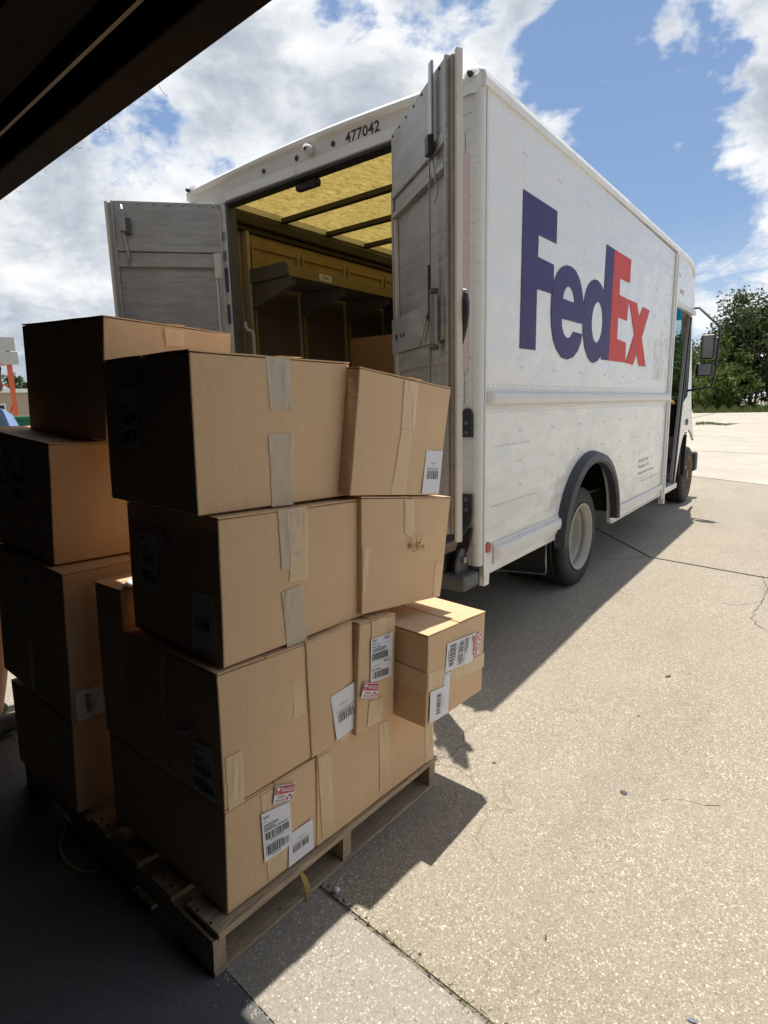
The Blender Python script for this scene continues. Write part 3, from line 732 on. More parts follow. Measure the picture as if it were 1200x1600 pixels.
def st_plain(r):
    o = [txt('ADDRESSEE OF', 0.30, 0.70, 0.026, 0.40), txt('BOX 1 OF 1', 0.42, 0.635, 0.024, 0.2), txt('BETWEEN 54 - RECEIVING', 0.14, 0.575, 0.028, 0.72)]
    o += barcode(r, 0.17, 0.83, 0.34, 0.53, 17); o += lines(r, 0.2, 0.8, 0.545, 1, 0.012, 0.01)
    return {'ink': o}
def st_address(r):
    o = lines(r, 0.06, 0.34, 0.90, 2, 0.016, 0.012)+[txt('TO:', 0.06, 0.80, 0.03, 0.1)]+lines(r, 0.06, 0.62, 0.74, 4, 0.016, 0.014)
    o += barcode(r, 0.08, 0.92, 0.43, 0.58, 26)+lines(r, 0.20, 0.8, 0.40, 1, 0.018, 0.01)+lines(r, 0.05, 0.95, 0.615, 1, 0.020, 0.01, 0.1)
    o += [rect(0.04, 0.96, 0.37, 0.374), rect(0.04, 0.96, 0.655, 0.659)]+barcode(r, 0.08, 0.92, 0.10, 0.27, 26)+lines(r, 0.08, 0.85, 0.30, 2, 0.016, 0.012)+lines(r, 0.25, 0.8, 0.06, 1, 0.018, 0.01)
    return {'ink': o}
def st_ship(r):
    o = lines(r, 0.05, 0.35, 0.95, 2, 0.014, 0.01)+lines(r, 0.62, 0.95, 0.955, 3, 0.012, 0.010)+[txt('SHIP TO', 0.06, 0.855, 0.035, 0.30, 0.01)]
    o += [rect(0.03, 0.97, 0.835, 0.838)]+lines(r, 0.06, 0.45, 0.79, 1, 0.02, 0.01)+lines(r, 0.08, 0.75, 0.74, 3, 0.018, 0.012, 0.3)
    for k in range(12):       # stacked linear code rows
        u = 0.06
        while u < 0.80:
            w_ = r.choice((0.008, 0.012, 0.02, 0.03)); o.append(rect(u, min(0.80, u+w_), 0.49+k*0.0135, 0.5025+k*0.0135)); u += w_+r.choice((0.006, 0.01, 0.016))
    o += [rect(0.03, 0.97, 0.46, 0.464), txt('TRK# 7012 4470', 0.08, 0.35, 0.024, 0.40), txt('J', 0.86, 0.35, 0.07, 0.06, .02), txt('5D OLEA', 0.05, 0.245, 0.06, 0.40, 0.012)]
    o += lines(r, 0.6, 0.92, 0.42, 2, 0.014, 0.01)+barcode(r, 0.10, 0.90, 0.06, 0.22, 24)
    return {'ink': o}
def st_fragile(r):
    red = [rect(0.03, 0.97, 0.52, 0.96), txt('HANDLE', 0.20, 0.31, 0.13, 0.34, 0.012), txt('WITH CARE', 0.10, 0.11, 0.13, 0.46, 0.012), rect(0.04, 0.96, 0.035, 0.055)]
    # two hands lifting a parcel
    red += [([(0.72, 0.28), (0.80, 0.33), (0.88, 0.28), (0.88, 0.40), (0.80, 0.45), (0.72, 0.40)], [(0, 1, 2, 3, 4, 5)]),
            ([(0.64, 0.10), (0.71, 0.10), (0.75, 0.24), (0.72, 0.27), (0.69, 0.22), (0.68, 0.34), (0.64, 0.33)], [(0, 1, 2, 3, 4, 5, 6)]),
            ([(0.96, 0.10), (0.89, 0.10), (0.85, 0.24), (0.88, 0.27), (0.91, 0.22), (0.92, 0.34), (0.96, 0.33)], [(6, 5, 4, 3, 2, 1, 0)])]
    return {'ink_red': red}
def st_fragile_white(r):
    wt = [txt('FRAGILE', 0.30, 0.62, 0.24, 0.62, 0.02)]
    cup = [(0.09, 0.90), (0.24, 0.90), (0.235, 0.80), (0.20, 0.73), (0.178, 0.72), (0.178, 0.62), (0.215, 0.58), (0.115, 0.58), (0.152, 0.62), (0.152, 0.72), (0.13, 0.73), (0.095, 0.80)]
    wt += [(cup, [tuple(range(12))[::-1]])]
    return wt
STYLES = dict(plain=st_plain, address=st_address, ship=st_ship, fragile=st_fragile)
def fragile(bx, face, quad, rot=0, off=0.0036):
    q = list(quad); q = q[rot:]+q[:rot]
    o = bx.label(face, q, 'fragile', 1, 0, 'fragile_sticker', off)
    P = bx.lastP; nrm = bx.lastn; m = MB()
    for verts, faces in st_fragile_white(None):
        m.add([(lambda p: p+nrm*(off+0.0009+bx.lastb))(P[0].lerp(P[1], u).lerp(P[3].lerp(P[2], u), 1-v)) for u, v in verts], faces)
    me = bpy.data.meshes.new('print'); me.from_pydata(m.v, [], m.f); me.update(); link('print', me, 'label_paper', o)
    return o
def V(*a): return Vector(a)
def R_(px, x0): # on the right-hand plane x = x0 + SL*(y-.06)
    return bhit(px, (1, -SL, 0), (x0, 0.06, 0))
def side_box(label, x0, bl_, tl, br, tr, zb=None, depth=0.45, seed=0, **k):
    nb, nt, rb, rt = (R_(q, x0) for q in (bl_, tl, br, tr))
    if zb is not None:
        nb.z = zb; rb.z = max(rb.z, zb) if abs(rb.z-zb) > .03 else zb
    return Box(label, nb, nt, rb, rt, nb+V(-depth, 0, 0), nt+V(-depth, 0, 0), seed=seed, **k)
Z1 = 0.136
# front column, lowest first
F1 = Box('brown box with fragile sticker and two white labels at the front bottom corner',
         (-0.004, .060, Z1), (-0.003, .061, .436), (0.010, .388, Z1), (0.010, .380, .433), (-0.580, .062, Z1), (-0.588, .062, .436), seed=1)
F2 = Box('third brown box down in the front corner stack, plain tan side',
         (-0.003, .061, .445), (-0.008, .058, .815), (0.008, .372, .445), (0.008, .350, .806), (-0.452, .061, .445), (-0.454, .061, .812), seed=2)
G_ = Box('narrow dark box standing left of the third front box, a white paper on its top',
         (-0.457, .061, .447), (-0.457, .061, .934), (-0.457, .36, .447), (-0.457, .36, .934), (-0.600, .061, .447), (-0.606, .061, .930), seed=3)
F3 = Box('brown box second from the top in the front corner stack with two overlapping tape patches',
         (-0.012, .081, .826), (-0.013, .080, 1.200), (0.010, .600, .822), (0.010, .594, 1.190), (-0.430, .085, .826), (-0.434, .085, 1.196), seed=4)
F4 = Box('large brown box on top of the front corner stack, its left side black in shade',
         (-0.040, .045, 1.212), (-0.044, .042, 1.584), (-0.020, .575, 1.206), (-0.020, .560, 1.590), (-0.440, .048, 1.212), (-0.442, .048, 1.574), seed=5)
R1 = side_box('long brown box at the bottom right of the pallet with three tape strips', 0.0, (495, 1324), (495, 1182), (677, 1187), (676, 1049), Z1, 0.5, 6)
R1.root  # bottom right
M2 = side_box('brown box with a crooked white barcode label, beside the narrow box', 0.0, (487.5, 1180), (478, 1007), (553, 1147), (550.5, 973.5), 0.446, 0.42, 7)
NB = side_box('tall narrow brown box with shipping label above a fragile sticker', 0.020, (557, 1148), (562, 977), (614.5, 1113), (618, 961), 0.446, 0.40, 8)
R3 = side_box('leaning brown box with crumpled tape end, under the tilted box', 0.004, (565, 961), (564.5, 779.5), (687.5, 932), (704.5, 778), None, 0.50, 9)
R4 = side_box('tilted brown box on top of the right hand stack with a white label', 0.004, (547, 774.5), (562, 575.4), (684, 773.5), (704.5, 608.4), None, 0.45, 10)
zb = 0.428; onb = bhit((665, 1138), (0, 0, 1), (0, 0, zb))
pR = (1, 0, 0)
ont = bhit((669, 996), pR, onb); orb = bhit((752, 1084), pR, onb); ort = bhit((758.7, 957), pR, onb)
orb.z = zb-0.02; lx = -0.30
OB = Box('brown box sticking out past the pallet, sunlight along its top',
         onb, ont, orb, ort, (lx, onb.y+0.004, zb), (lx, ont.y+0.004, ont.z+0.008), seed=11)
# back left column
L1 = Box('dark brown box at the bottom of the back left stack', (-0.705, -.005, Z1), (-0.705, .004, .449), (-0.70, .46, Z1), (-0.70, .46, .449), (-1.170, 0.0, Z1), (-1.175, 0.0, .455), seed=12)
L2 = Box('brown back left box with sideways barcode label low on its right side', (-0.702, .002, .458), (-0.692, .007, .948), (-0.69, .50, .458), (-0.69, .50, .948), (-1.236, .002, .486), (-1.20, .002, .960), seed=13)
L3 = Box('back left box just under the topmost one, labels on its dark front', (-0.778, .024, .962), (-0.764, .030, 1.340), (-0.745, .52, .962), (-0.74, .52, 1.338), (-1.330, .024, .970), (-1.330, .030, 1.372), seed=14)
L4 = Box('biggest brown box on top of the back left stack, against the open van', (-0.668, .160, 1.352), (-0.650, .168, 1.720), (-0.655, .625, 1.350), (-0.650, .632, 1.718), (-1.216, .160, 1.352), (-1.205, .160, 1.732), seed=15)
# tape
T = [(F4, 'R', [(414, 557), (452, 559), (455, 642), (420, 640)], 'tape_grey'), (F4, 'R', [(417, 679), (453, 676), (458, 788), (424, 792)], 'tape_grey'),
     (F3, 'R', [(455, 794), (478, 791.5), (479, 905), (450, 908)], 'tape_tan'), (F3, 'R', [(433, 797), (467, 793), (468, 885), (438, 891)], 'tape_grey'), (F3, 'R', [(438, 925), (470, 912), (480, 1000), (448, 1012)], 'tape_grey'),
     (F2, 'R', [(455, 1014), (477, 1009), (476, 1113), (457, 1122)], 'tape_tan'), (F2, 'R', [(351, 1185), (376, 1171), (381, 1252), (357, 1267)], 'tape_tan'),
     (F1, 'R', [(406, 1243), (444, 1222), (446, 1356), (418, 1376)], 'tape_tan'),
     (R1, 'R', [(496, 1184), (516, 1173), (520, 1300), (503, 1310)], 'tape_tan'), (R1, 'R', [(590, 1132), (605, 1124), (606, 1228), (592, 1236)], 'tape_tan'), (R1, 'R', [(663, 1100), (676, 1092), (677, 1184), (664, 1192)], 'tape_tan'),
     (M2, 'R', [(527, 1155), (552, 1138), (552, 1146), (532, 1159)], 'tape_tan'),
     (NB, 'R', [(580, 971), (602, 964), (600, 1045), (577, 1050)], 'tape_tan'), (NB, 'R', [(575, 1096), (597, 1087), (595, 1124), (573, 1136)], 'tape_tan'),
     (OB, 'L', [(617, 1031), (667, 1053), (666.5, 1083), (617, 1057)], 'tape_tan'), (OB, 'R', [(668, 1053), (693, 1041), (693, 1069), (667.5, 1083)], 'tape_tan'), (OB, 'R', [(702, 1047), (756, 1019), (755, 1041), (702, 1065)], 'tape_tan'),
     (R4, 'R', [(631, 594), (652, 597), (644.5, 671), (624, 669)], 'tape_tan'), (R4, 'R', [(625, 670), (641, 671), (639, 690), (622, 689)], 'tape_tan'), (R4, 'R', [(622, 689), (640, 690), (631, 772), (610, 772)], 'tape_tan'),
     (R3, 'R', [(631, 781), (645, 781), (643, 841), (630, 832)], 'tape_tan'), (R3, 'R', [(566, 854), (579.5, 854), (568, 930), (566, 930)], 'tape_tan'), (R3, 'R', [(679, 879), (692, 879), (686, 930), (675, 933)], 'tape_tan'),
     (L4, 'R', [(256, 512), (286, 517), (286, 541), (259, 541)], 'tape_tan'),
     (L2, 'L', [(37, 873), (46, 877), (51, 965), (43, 962)], 'tape_grey'), (L2, 'L', [(46, 998), (55, 1002), (60, 1083), (52, 1078)], 'tape_grey'), (L1, 'L', [(50, 1110), (100, 1160), (100, 1175), (50, 1122)], 'tape_grey'),
     (F2, 'L', [(250, 1020), (262, 1026), (270, 1200), (258, 1192)], 'tape_grey')]
for k, (bx, face, q, kd) in enumerate(T): bx.tape(face, q, kd, seed=k)
# tape running over the top edge
def toptape(bx, u0, u1, kind='tape_grey'):
    m = MB(); C = bx.c; n_ = 8
    for j in range(n_+1):
        for i in (0, 1, 2, 3):
            w_ = (u0+(u1-u0)*i/3); u = 1.0-0.5*j/n_
            p = C[4]*(1-u)*(1-w_)+C[5]*u*(1-w_)+C[6]*u*w_+C[7]*(1-u)*w_
            m.v.append(tuple(p+Vector((0.004 if j == 0 else 0, 0, 0.0085+0.001*mnoise.noise(p*50)))))
    for j in range(n_):
        for i in range(3): k = j*4+i; m.f.append((k, k+1, k+5, k+4))
    m.build('packing_tape', kind, bx.root)
toptape(F4, .50, .65); toptape(L4, .48, .60, 'tape_tan'); toptape(R4, .50, .65, 'tape_tan'); toptape(NB, .30, .75, 'tape_tan')
# crumpled tape tuft on R3
nrm, q0 = R3.plane('R'); cc = bhit((645, 848), nrm, q0)-R3.loc
m = MB(); rt_ = random.Random(4)
for k in range(26):
    o = cc+Vector((rt_.uniform(0, .02), rt_.uniform(-.035, .045), rt_.uniform(-.02, .02)))
    a, b2, c2 = (Vector([rt_.uniform(-.014, .014) for _ in range(3)]) for _ in range(3))
    m.add([o+a, o+b2, o+c2], [(0, 1, 2)])
m.build('tape_tuft', 'tape_tan', R3.root)
# labels
R4.label('R', [(664.5, 703), (690, 705), (683.5, 771), (657, 771)], 'plain', 3)
M2.label('R', [(514, 1088), (550.7, 1064.5), (559.7, 1129), (524, 1157)], 'plain', 4)
NB.label('R', [(577.3, 998.7), (611, 986.7), (608.8, 1054.7), (576.5, 1066)], 'ship', 5)
fragile(NB, 'R', [(566, 1065.3), (590, 1065.9), (585.3, 1089.9), (560.5, 1090.7)], off=0.0040)
OB.label('R', [(696.5, 1005.6), (741, 987.7), (736, 1032), (693, 1049.7)], 'address', 6, rot=1)
fragile(OB, 'R', [(737, 992.7), (750, 987), (747.5, 1020), (735.6, 1023.5)], rot=3, off=0.0040)
OB.label('R', [(690.6, 1053), (702, 1048.5), (699, 1080), (688, 1085)], 'plain', 7, off=0.003) if False else OB.patch('R', [(690.6, 1053), (702, 1048.5), (700, 1078), (688.5, 1083)], 'blank_label', 'label_paper', 0.0018, (3, 3), thick=0.0003)
OB.label('R', [(670, 1081), (700, 1067.5), (697.7, 1113), (668.5, 1130)], 'plain', 8, rot=1)
F1.label('R', [(449, 1303), (485.6, 1277.6), (488.5, 1323), (449, 1353.8)], 'plain', 9, off=0.0022)
F1.label('R', [(405, 1270.6), (450, 1250), (453.7, 1315.5), (410.6, 1345.9)], 'address', 10, off=0.0036)
fragile(F1, 'R', [(427.3, 1226.8), (459.7, 1221.4), (453.5, 1248.4), (423.4, 1255.8)], off=0.0052)
F4.label('L', [(184.5, 610), (214, 603), (223.5, 697.5), (198, 701.5)], 'address', 11)
fragile(F4, 'L', [(212.5, 575), (229, 605), (222, 625), (206, 593)], off=0.0036)
F3.label('L', [(221, 829), (248, 835), (252, 923.5), (224.6, 912)], 'address', 12)
F3.label('L', [(302, 920), (333, 931), (341, 1020), (304, 1009)], 'plain', 13)
fragile(F3, 'L', [(243, 822), (258, 816), (268, 858), (252, 862)], off=0.0036)
F2.label('L', [(301.4, 1155), (334.7, 1168), (339.5, 1254), (306, 1230)], 'address', 14)
fragile(F2, 'L', [(276.5, 1127), (303, 1126), (306, 1152), (286, 1153)], off=0.0036)
L3.label('L', [(17, 710), (34, 711.5), (42, 787), (24, 782)], 'address', 15)
L3.label('L', [(-15, 688), (9, 692), (12, 761), (-12, 752)], 'address', 16)
L2.label('R', [(116, 1081), (157, 1069), (165, 1110), (120, 1128)], 'plain', 17, rot=1)
# white paper on the narrow box
G_.patch('T', [(200, 911), (230, 903), (222, 925), (192, 923)], 'white_paper', 'label_paper', 0.007, (3, 3), thick=0.0006)

# strapping scraps
b = MB(); p = [bhit(q, (0, 0, 1), (0, 0, 0.006)) for q in ((104, 1290), (96, 1310), (94, 1330), (102, 1348), (118, 1359), (135, 1363), (153, 1361))]
p = [TB@q for q in p]
for k in range(len(p)-1):
    d = (p[k+1]-p[k]).normalized(); sd_ = Vector((-d.y, d.x, 0))*0.004
    h = Vector((0, 0, .006+.004*math.sin(k)))
    b.add([p[k]+h-sd_, p[k]+h+sd_, p[k+1]+h+sd_, p[k+1]+h-sd_], [(0, 1, 2, 3)])
tag(b.build('strap_offcut', 'strap_yellow'), 'curved strap offcut lying on the dark floor left of the pallet', 'strap')
b = MB(); q = [bhit(a, (1, 0, 0), (0.03, 0, 0)) for a in ((470, 1362), (474, 1370), (480, 1385), (482, 1398), (477, 1418))]
q = [TB@a for a in q]; wd = [0.004, 0.007, 0.009, 0.006, 0.001]
for k in range(4):
    b.add([q[k]+Vector((0, -wd[k], 0)), q[k]+Vector((.004, wd[k], 0)), q[k+1]+Vector((.004, wd[k+1], 0)), q[k+1]+Vector((0, -wd[k+1], 0))], [(0, 1, 2, 3)])
tag(b.build('strap_offcut', 'strap_yellow'), 'yellow strap end hanging out of the pallet side', 'strap')

# small litter on the slab
def pebble(px_, s, mat, lab, cat, flat=0.4, seed=0):
    x, y = [hitw(px_, (0, 0, 1), (0, 0, -0.02))[i] for i in (0, 1)]
    bm = bmesh.new(); bmesh.ops.create_icosphere(bm, subdivisions=2, radius=1)
    for v in bm.verts: v.co = v.co*(1+0.35*mnoise.noise(v.co*1.5+Vector((seed, 0, 0)))); v.co.z *= flat
    for v in bm.verts: v.co *= s
    me = bpy.data.meshes.new(cat); bm.to_mesh(me); bm.free()
    o = link(cat, me, mat, None, True); o.location = (x, y, gz(x, y)+s*flat*.5); o.rotation_euler.z = seed; tag(o, lab, cat)
pebble((975, 1228), 0.013, 'stone_dark', 'dark grey stone lying alone on the open sunlit concrete', 'stone', 0.35, 1)
pebble((998, 1112), 0.006, 'stone_dark', 'small dark stone farther out on the sunlit concrete', 'stone', 0.5, 2)
pebble((526, 1396), 0.012, 'label_paper', 'small pale stone in the joint beside the pallet', 'stone', 0.7, 5)
pebble((772, 1187), 0.007, 'stone_dark', 'tiny dark stone near the shadow tip of the sticking out box', 'stone', 0.5, 6)
def leaf(px_, s, mat, lab, name, rz):
    x, y = [hitw(px_, (0, 0, 1), (0, 0, -0.03))[i] for i in (0, 1)]; z = gz(x, y)
    m = MB(); n_ = 6
    for k in range(n_+1):
        t = k/n_; wd = math.sin(math.pi*min(1, t+.03))*0.32
        m.v += [(s*(t-.5)*2, -s*wd, .004+.15*s*t*t), (s*(t-.5)*2, s*wd, .004+.15*s*t*t+.1*s)]
    for k in range(n_): m.f.append((2*k, 2*k+1, 2*k+3, 2*k+2))
    o = m.build(name, mat); o.location = (x, y, z); o.rotation_euler.z = rz; tag(o, lab, 'leaf' if 'leaf' in name else 'scrap')
leaf((1044, 1058), 0.022, 'bark', 'dry curled leaf on the sunlit concrete toward the right edge', 'dry_leaf', 0.9)
leaf((1082, 1588), 0.014, 'door_tape_blue', 'scrap of pale blue plastic at the bottom edge', 'plastic_scrap', 0.2)
leaf((853, 1463), 0.010, 'bark', 'small dry leaf on the near concrete', 'dry_leaf', 2.0)

# ------------------------------------------------------------------ delivery van
van = tag(empty('delivery_van'), 'white delivery step van with open rear doors and purple and red lettering', 'van')
Wd, Ht, LB = 2.357, 2.953, 4.243
b = MB()
# side wall with wheel arch cut
arch = [(1.74+0.60*math.cos(t), 0.46+0.60*math.sin(t)) for t in np.linspace(0, math.pi, 25)]
out_ = [(0.0, 0.585), (0.0, Ht), (LB, Ht), (LB, 0.42), (2.34, 0.42)]+arch+[(1.14, 0.52), (0.09, 0.52), (0.085, 0.46), (0.03, 0.46), (0.028, 0.585)]
def side_poly(name, loops, x, thick, mat, bev=0):
    v, f = poly2d(loops, thick); me = bpy.data.meshes.new(name); me.from_pydata([(x+c, a, bq) for a, bq, c in v], [], f); me.update()
    bm = bmesh.new(); bm.from_mesh(me); bmesh.ops.remove_doubles(bm, verts=bm.verts, dist=1e-5); bmesh.ops.recalc_face_normals(bm, faces=bm.faces); bm.to_mesh(me); bm.free()
    return link(name, me, mat, van, bevel=bev)
side_poly('side_wall', [out_], -0.015, 0.03, 'van_paint')
side_poly('side_wall', [[(0.0, 0.5), (0.0, Ht), (LB, Ht), (LB, 0.42), (2.34, 0.42)]+arch+[(1.14, 0.5)]], -Wd+0.015, 0.03, 'van_paint')
# rear frame
def part(name, mat, boxes, bev=0.0, smooth=False):
    m = MB()
    for q in boxes: m.box(*q)
    return m.build(name, mat, van, smooth, bev)
part('rear_post', 'van_trim', [(-0.41, -0.033, -0.028, 0.05, 0.585, 2.831)], 0.004)
part('rear_post', 'van_trim', [(-Wd+0.033, -1.95, -0.028, 0.05, 0.585, 2.831)], 0.004)
part('post_cover', 'reflective_pink', [(-0.205, -0.070, -0.033, -0.0285, 1.62, 2.66)], 0.0)
part('post_cover', 'van_trim', [(-0.285, -0.070, -0.0345, -0.0335, 1.46, 1.60)], 0.0) if False else None
m = MB(); m.lathe([(0.034, 0.585), (0.034, 2.93)], (-0.034, 0.002, 0), 20, 'z'); m.build('corner_moulding', 'van_trim', van, True)
m = MB(); m.lathe([(0.034, 0.585), (0.034, 2.93)], (-Wd+0.034, 0.002, 0), 20, 'z'); m.build('corner_moulding', 'van_trim', van, True)
part('door_jamb', 'grey_metal', [(-1.949, -1.925, -0.02, 0.05, 0.8, 2.83)], 0.002); part('door_jamb', 'grey_metal', [(-0.436, -0.411, -0.02, 0.05, 0.8, 2.83)], 0.002)
part('rear_header', 'van_trim', [(-Wd+.035, -0.036, -0.03, 0.04, 2.832, 2.985)], 0.003)
part('header_strip', 'black_rubber', [(-1.924, -0.437, -0.036, 0.03, 2.812, 2.8315)], 0.003)
part('header_flange', 'van_paint', [(-1.93, -0.43, -0.037, -0.031, 2.838, 2.893)], 0.002)
# roof rim: crowned rear cap and side rails
def railz(y): return 2.953+0.012*y
m = MB(); prof = [(-0.031, 2.945), (-0.046, 2.955), (-0.046, 2.975), (-0.02, 3.00), (0.03, 3.012), (0.07, 3.01), (0.07, 2.955)]
NX = 24
for i in range(NX+1):
    t = i/NX; x = -Wd+0.02+t*(Wd-0.04); cr = 0.036*math.sin(math.pi*t)
    m.v += [(x, y, z+cr) for y, z in prof]
k_ = len(prof)
for i in range(NX):
    for j in range(k_): m.f.append((i*k_+j, i*k_+(j+1) % k_, (i+1)*k_+(j+1) % k_, (i+1)*k_+j))
m.f += [tuple(range(k_)), tuple(reversed(range(NX*k_, NX*k_+k_)))]
m.build('roof_cap', 'van_paint', van, False)
for x_, sg in ((0, 1), (-Wd, -1)):
    m = MB(); pr = [(0.012, 2.935), (0.018, 2.965), (0.008, 2.995), (-0.03, 3.012), (-0.07, 3.012), (-0.07, 2.955), (-0.03, 2.955), (-0.03, 2.935)]
    ys = [-0.02, 1.2, 2.6, 4.0, 4.9, 5.12, 5.28]; dz_ = [0, .014, .028, .04, .045, .02, -.07]
    for y, dz in zip(ys, dz_): m.v += [(x_+sg*a, y, z+dz) for a, z in pr]
    for i in range(len(ys)-1):
        for j in range(8): m.f.append((i*8+j, i*8+(j+1) % 8, (i+1)*8+(j+1) % 8, (i+1)*8+j))
    m.f += [tuple(range(8)), tuple(reversed(range((len(ys)-1)*8, len(ys)*8)))]
    m.build('roof_rail', 'van_paint', van, False)
for x_ in (-0.065, -Wd+0.065):
    m = MB(); m.lathe([(0.0001, .075), (0.03, .072), (0.055, .05), (0.066, .02), (0.066, -.06)], (x_, 0.02, 2.965), 18, 'z'); m.build('corner_cap', 'van_paint', van, True)
    m = MB(); m.lathe([(0.0001, -.018), (0.010, -.016), (0.0135, 0), (0.0135, .03)], (x_+.012*(1 if x_ > -1 else -1), -0.052, 2.985), 14, 'y'); m.build('marker_lamp', 'black_metal', van, True)
# translucent roof, bows
m = MB()
m.v = [(-Wd+.065, 0.06, 3.0), (-.065, 0.06, 3.0), (-.065, LB, 3.045), (-Wd+.065, LB, 3.045)]; m.f = [(0, 1, 2, 3)]
m.build('roof_panel', 'roof_fibreglass', van)
part('cab_roof', 'van_paint', [(-Wd+.06, -.06, LB+.002, 5.1, 2.98, 3.03)], 0.02)
for i in range(8):
    y = 0.275+0.535*i
    part('roof_bow', 'bow_metal', [(-Wd+.06, -.06, y, y+.045, 2.945+.009*y, 2.985+.009*y)], 0.004)
# inner walls
IX = -Wd+0.075
part('inner_wall', 'plywood', [(IX-.03, IX, 0.42, LB-.05, 2.44, 2.80)]); part('inner_wall', 'plywood_shaded', [(IX-.03, IX, 0.42, LB-.05, 0.8, 2.438)]); part('inner_wall', 'plywood', [(-.075, -.045, 0.1, LB-.05, 1.17, 2.80)])  # lower left wall: plywood coloured darker to stand for shade under the shelf
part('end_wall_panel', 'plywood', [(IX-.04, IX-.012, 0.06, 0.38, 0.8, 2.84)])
for x0, x1 in ((IX-.045, IX+.055), (-.13, -.03)):
    part('wall_beam', 'bow_metal', [(x0, x1, 0.06, LB-.05, 2.845, 2.93)], 0.012); part('wall_beam', 'bow_metal', [(x0, x1-.03, 0.06, LB-.05, 2.805, 2.843)], 0.004)
part('wall_beam', 'plywood', [(IX+.001, IX+.012, 0.42, LB-.05, 2.70, 2.78)], 0.002)
part('bulkhead', 'plywood_shaded', [(-Wd+.03, -.03, LB-.04, LB, 0.8, 2.93)])
part('cargo_floor', 'grey_metal', [(-Wd+.03, -.78, 0.0, LB, 0.72, 0.80), (-.779, -.05, 0.0, 1.02, 0.72, 0.80), (-.779, -.05, 2.46, LB, 0.72, 0.80)])
for y in (0.40, 0.95, 1.54, 2.12, 2.72, 3.3):
    for dy in (0, .055):
        part('wall_post', 'plywood' if dy else 'post_metal', [(IX+.002, IX+.024, y+dy, y+dy+.018, 0.8, 2.74)])
part('wall_post', 'post_metal', [(IX-.01, IX+.05, 0.385, 0.415, 0.8, 2.80)], 0.003)
# grab handle at the left jamb
m = MB(); m.tube([(-1.90, 0.05, 2.06), (-1.88, 0.03, 2.03), (-1.84, 0.02, 2.0), (-1.80, 0.02, 1.99), (-1.785, 0.02, 1.96), (-1.785, 0.02, 1.5), (-1.80, 0.02, 1.46), (-1.90, 0.05, 1.44)], 0.011, 10); m.build('grab_bar', 'post_metal', van, True)
# shelf
SZ = 2.43
sh = part('upper_shelf', 'shelf_metal', [(IX+.026, -1.76, 0.42, 4.0, SZ-.006, SZ)])
m = MB(); m.box(-1.762, -1.75, 0.36, 4.0, SZ-.030, SZ+.045); m.build('shelf_lip', 'shelf_lip', sh, bevel=.002)
m = MB(); m.hexa([(IX+.026, .40, SZ-.01), (-1.79, .40, SZ-.01), (-1.79, .412, SZ-.01), (IX+.026, .412, SZ-.01), (IX+.026, .40, SZ+.09), (-1.83, .40, SZ+.09), (-1.83, .412, SZ+.09), (IX+.026, .412, SZ+.09)]); m.build('shelf_end', 'shelf_metal', sh)
for y in (0.42, 0.98, 1.57, 2.15, 2.75, 3.33):
    m = MB(); m.hexa([(IX+.02, y, SZ-.20), (-1.79, y, SZ-.075), (-1.79, y+.03, SZ-.075), (IX+.02, y+.03, SZ-.20), (IX+.02, y, SZ-.012), (-1.79, y, SZ-.012), (-1.79, y+.03, SZ-.012), (IX+.02, y+.03, SZ-.012)]); m.build('shelf_bracket', 'shelf_metal', sh)
m = MB(); m.box(-1.7495, -1.748, 0.665, 0.80, SZ-.016, SZ+.030); tg = m.build('shelf_tag', 'label_paper', sh)
v, f = text2d('7500', 0.012); me = bpy.data.meshes.new('print'); me.from_pydata([(-1.7465, 0.69+a*.085, SZ-.006+c*.026) for a, c in v], [], f); link('print', me, 'ink', tg)
# rubber block under header
m = MB(); m.box(-1.30, -1.12, .0, .05, 2.765, 2.812); m.build('door_bumper', 'black_rubber', van, bevel=.012)
# header lamp, holes, number
m = MB(); m.tube([(-1.115, -0.03, 2.935), (-1.115, -0.085, 2.935)], [0.028, 0.024], 16); m.build('camera_housing', 'van_trim', van, True)
m = MB(); m.tube([(-1.115, -0.0852, 2.933), (-1.115, -0.088, 2.933)], [0.011, 0.011], 12); m.build('camera_lens', 'black_metal', van)
for x_ in (-0.945, -1.24, -1.535):
    m = MB(); m.tube([(x_, -0.0305, 2.928), (x_, -0.035, 2.928)], [0.015, 0.015], 14); m.build('marker_lamp', 'black_metal', van)
v, f = text2d('477042', 0.022); me = bpy.data.meshes.new('fleet_number'); me.from_pydata([(-0.855+a*.245, -0.0405, 2.902+c*.058) for a, c in v], [], f); link('fleet_number', me, 'ink', van)
me.transform(Matrix.Translation((0, 0.0095, 0)))
# side lettering
zp = lambda a, c: (780+a/4.2857, 280+c/4.2857)
def letter(loops, mat, nm='logo_letter', x=0.0025):
    L = [[X0(zp(*q)) for q in lp] for lp in loops]
    side_poly(nm, L, x, 0.003, mat)
letter([[(160, 68), (387, 216), (381, 432), (262, 373), (256, 520), (364, 574), (360, 770), (250, 735), (240, 1146), (135, 1132)]], 'logo_purple')
e_out = [(347, 800), (353, 730), (366, 680), (383, 635), (405, 600), (430, 582), (452, 577), (480, 586), (508, 612), (532, 660), (548, 725), (557, 790), (562, 850), (560, 910), (556, 970)]
e_in = [(413, 932), (416, 985), (428, 1035), (445, 1060), (460, 1066), (478, 1055), (493, 1022)]
e_bot = [(552, 1038), (543, 1095), (522, 1152), (490, 1193), (452, 1208), (415, 1195), (382, 1145), (358, 1075), (346, 985), (343, 890)]
e_hole = catmull([(423, 800), (431, 758), (446, 724), (463, 716), (482, 732), (495, 770), (502, 815)], 3)+[(503, 830)]
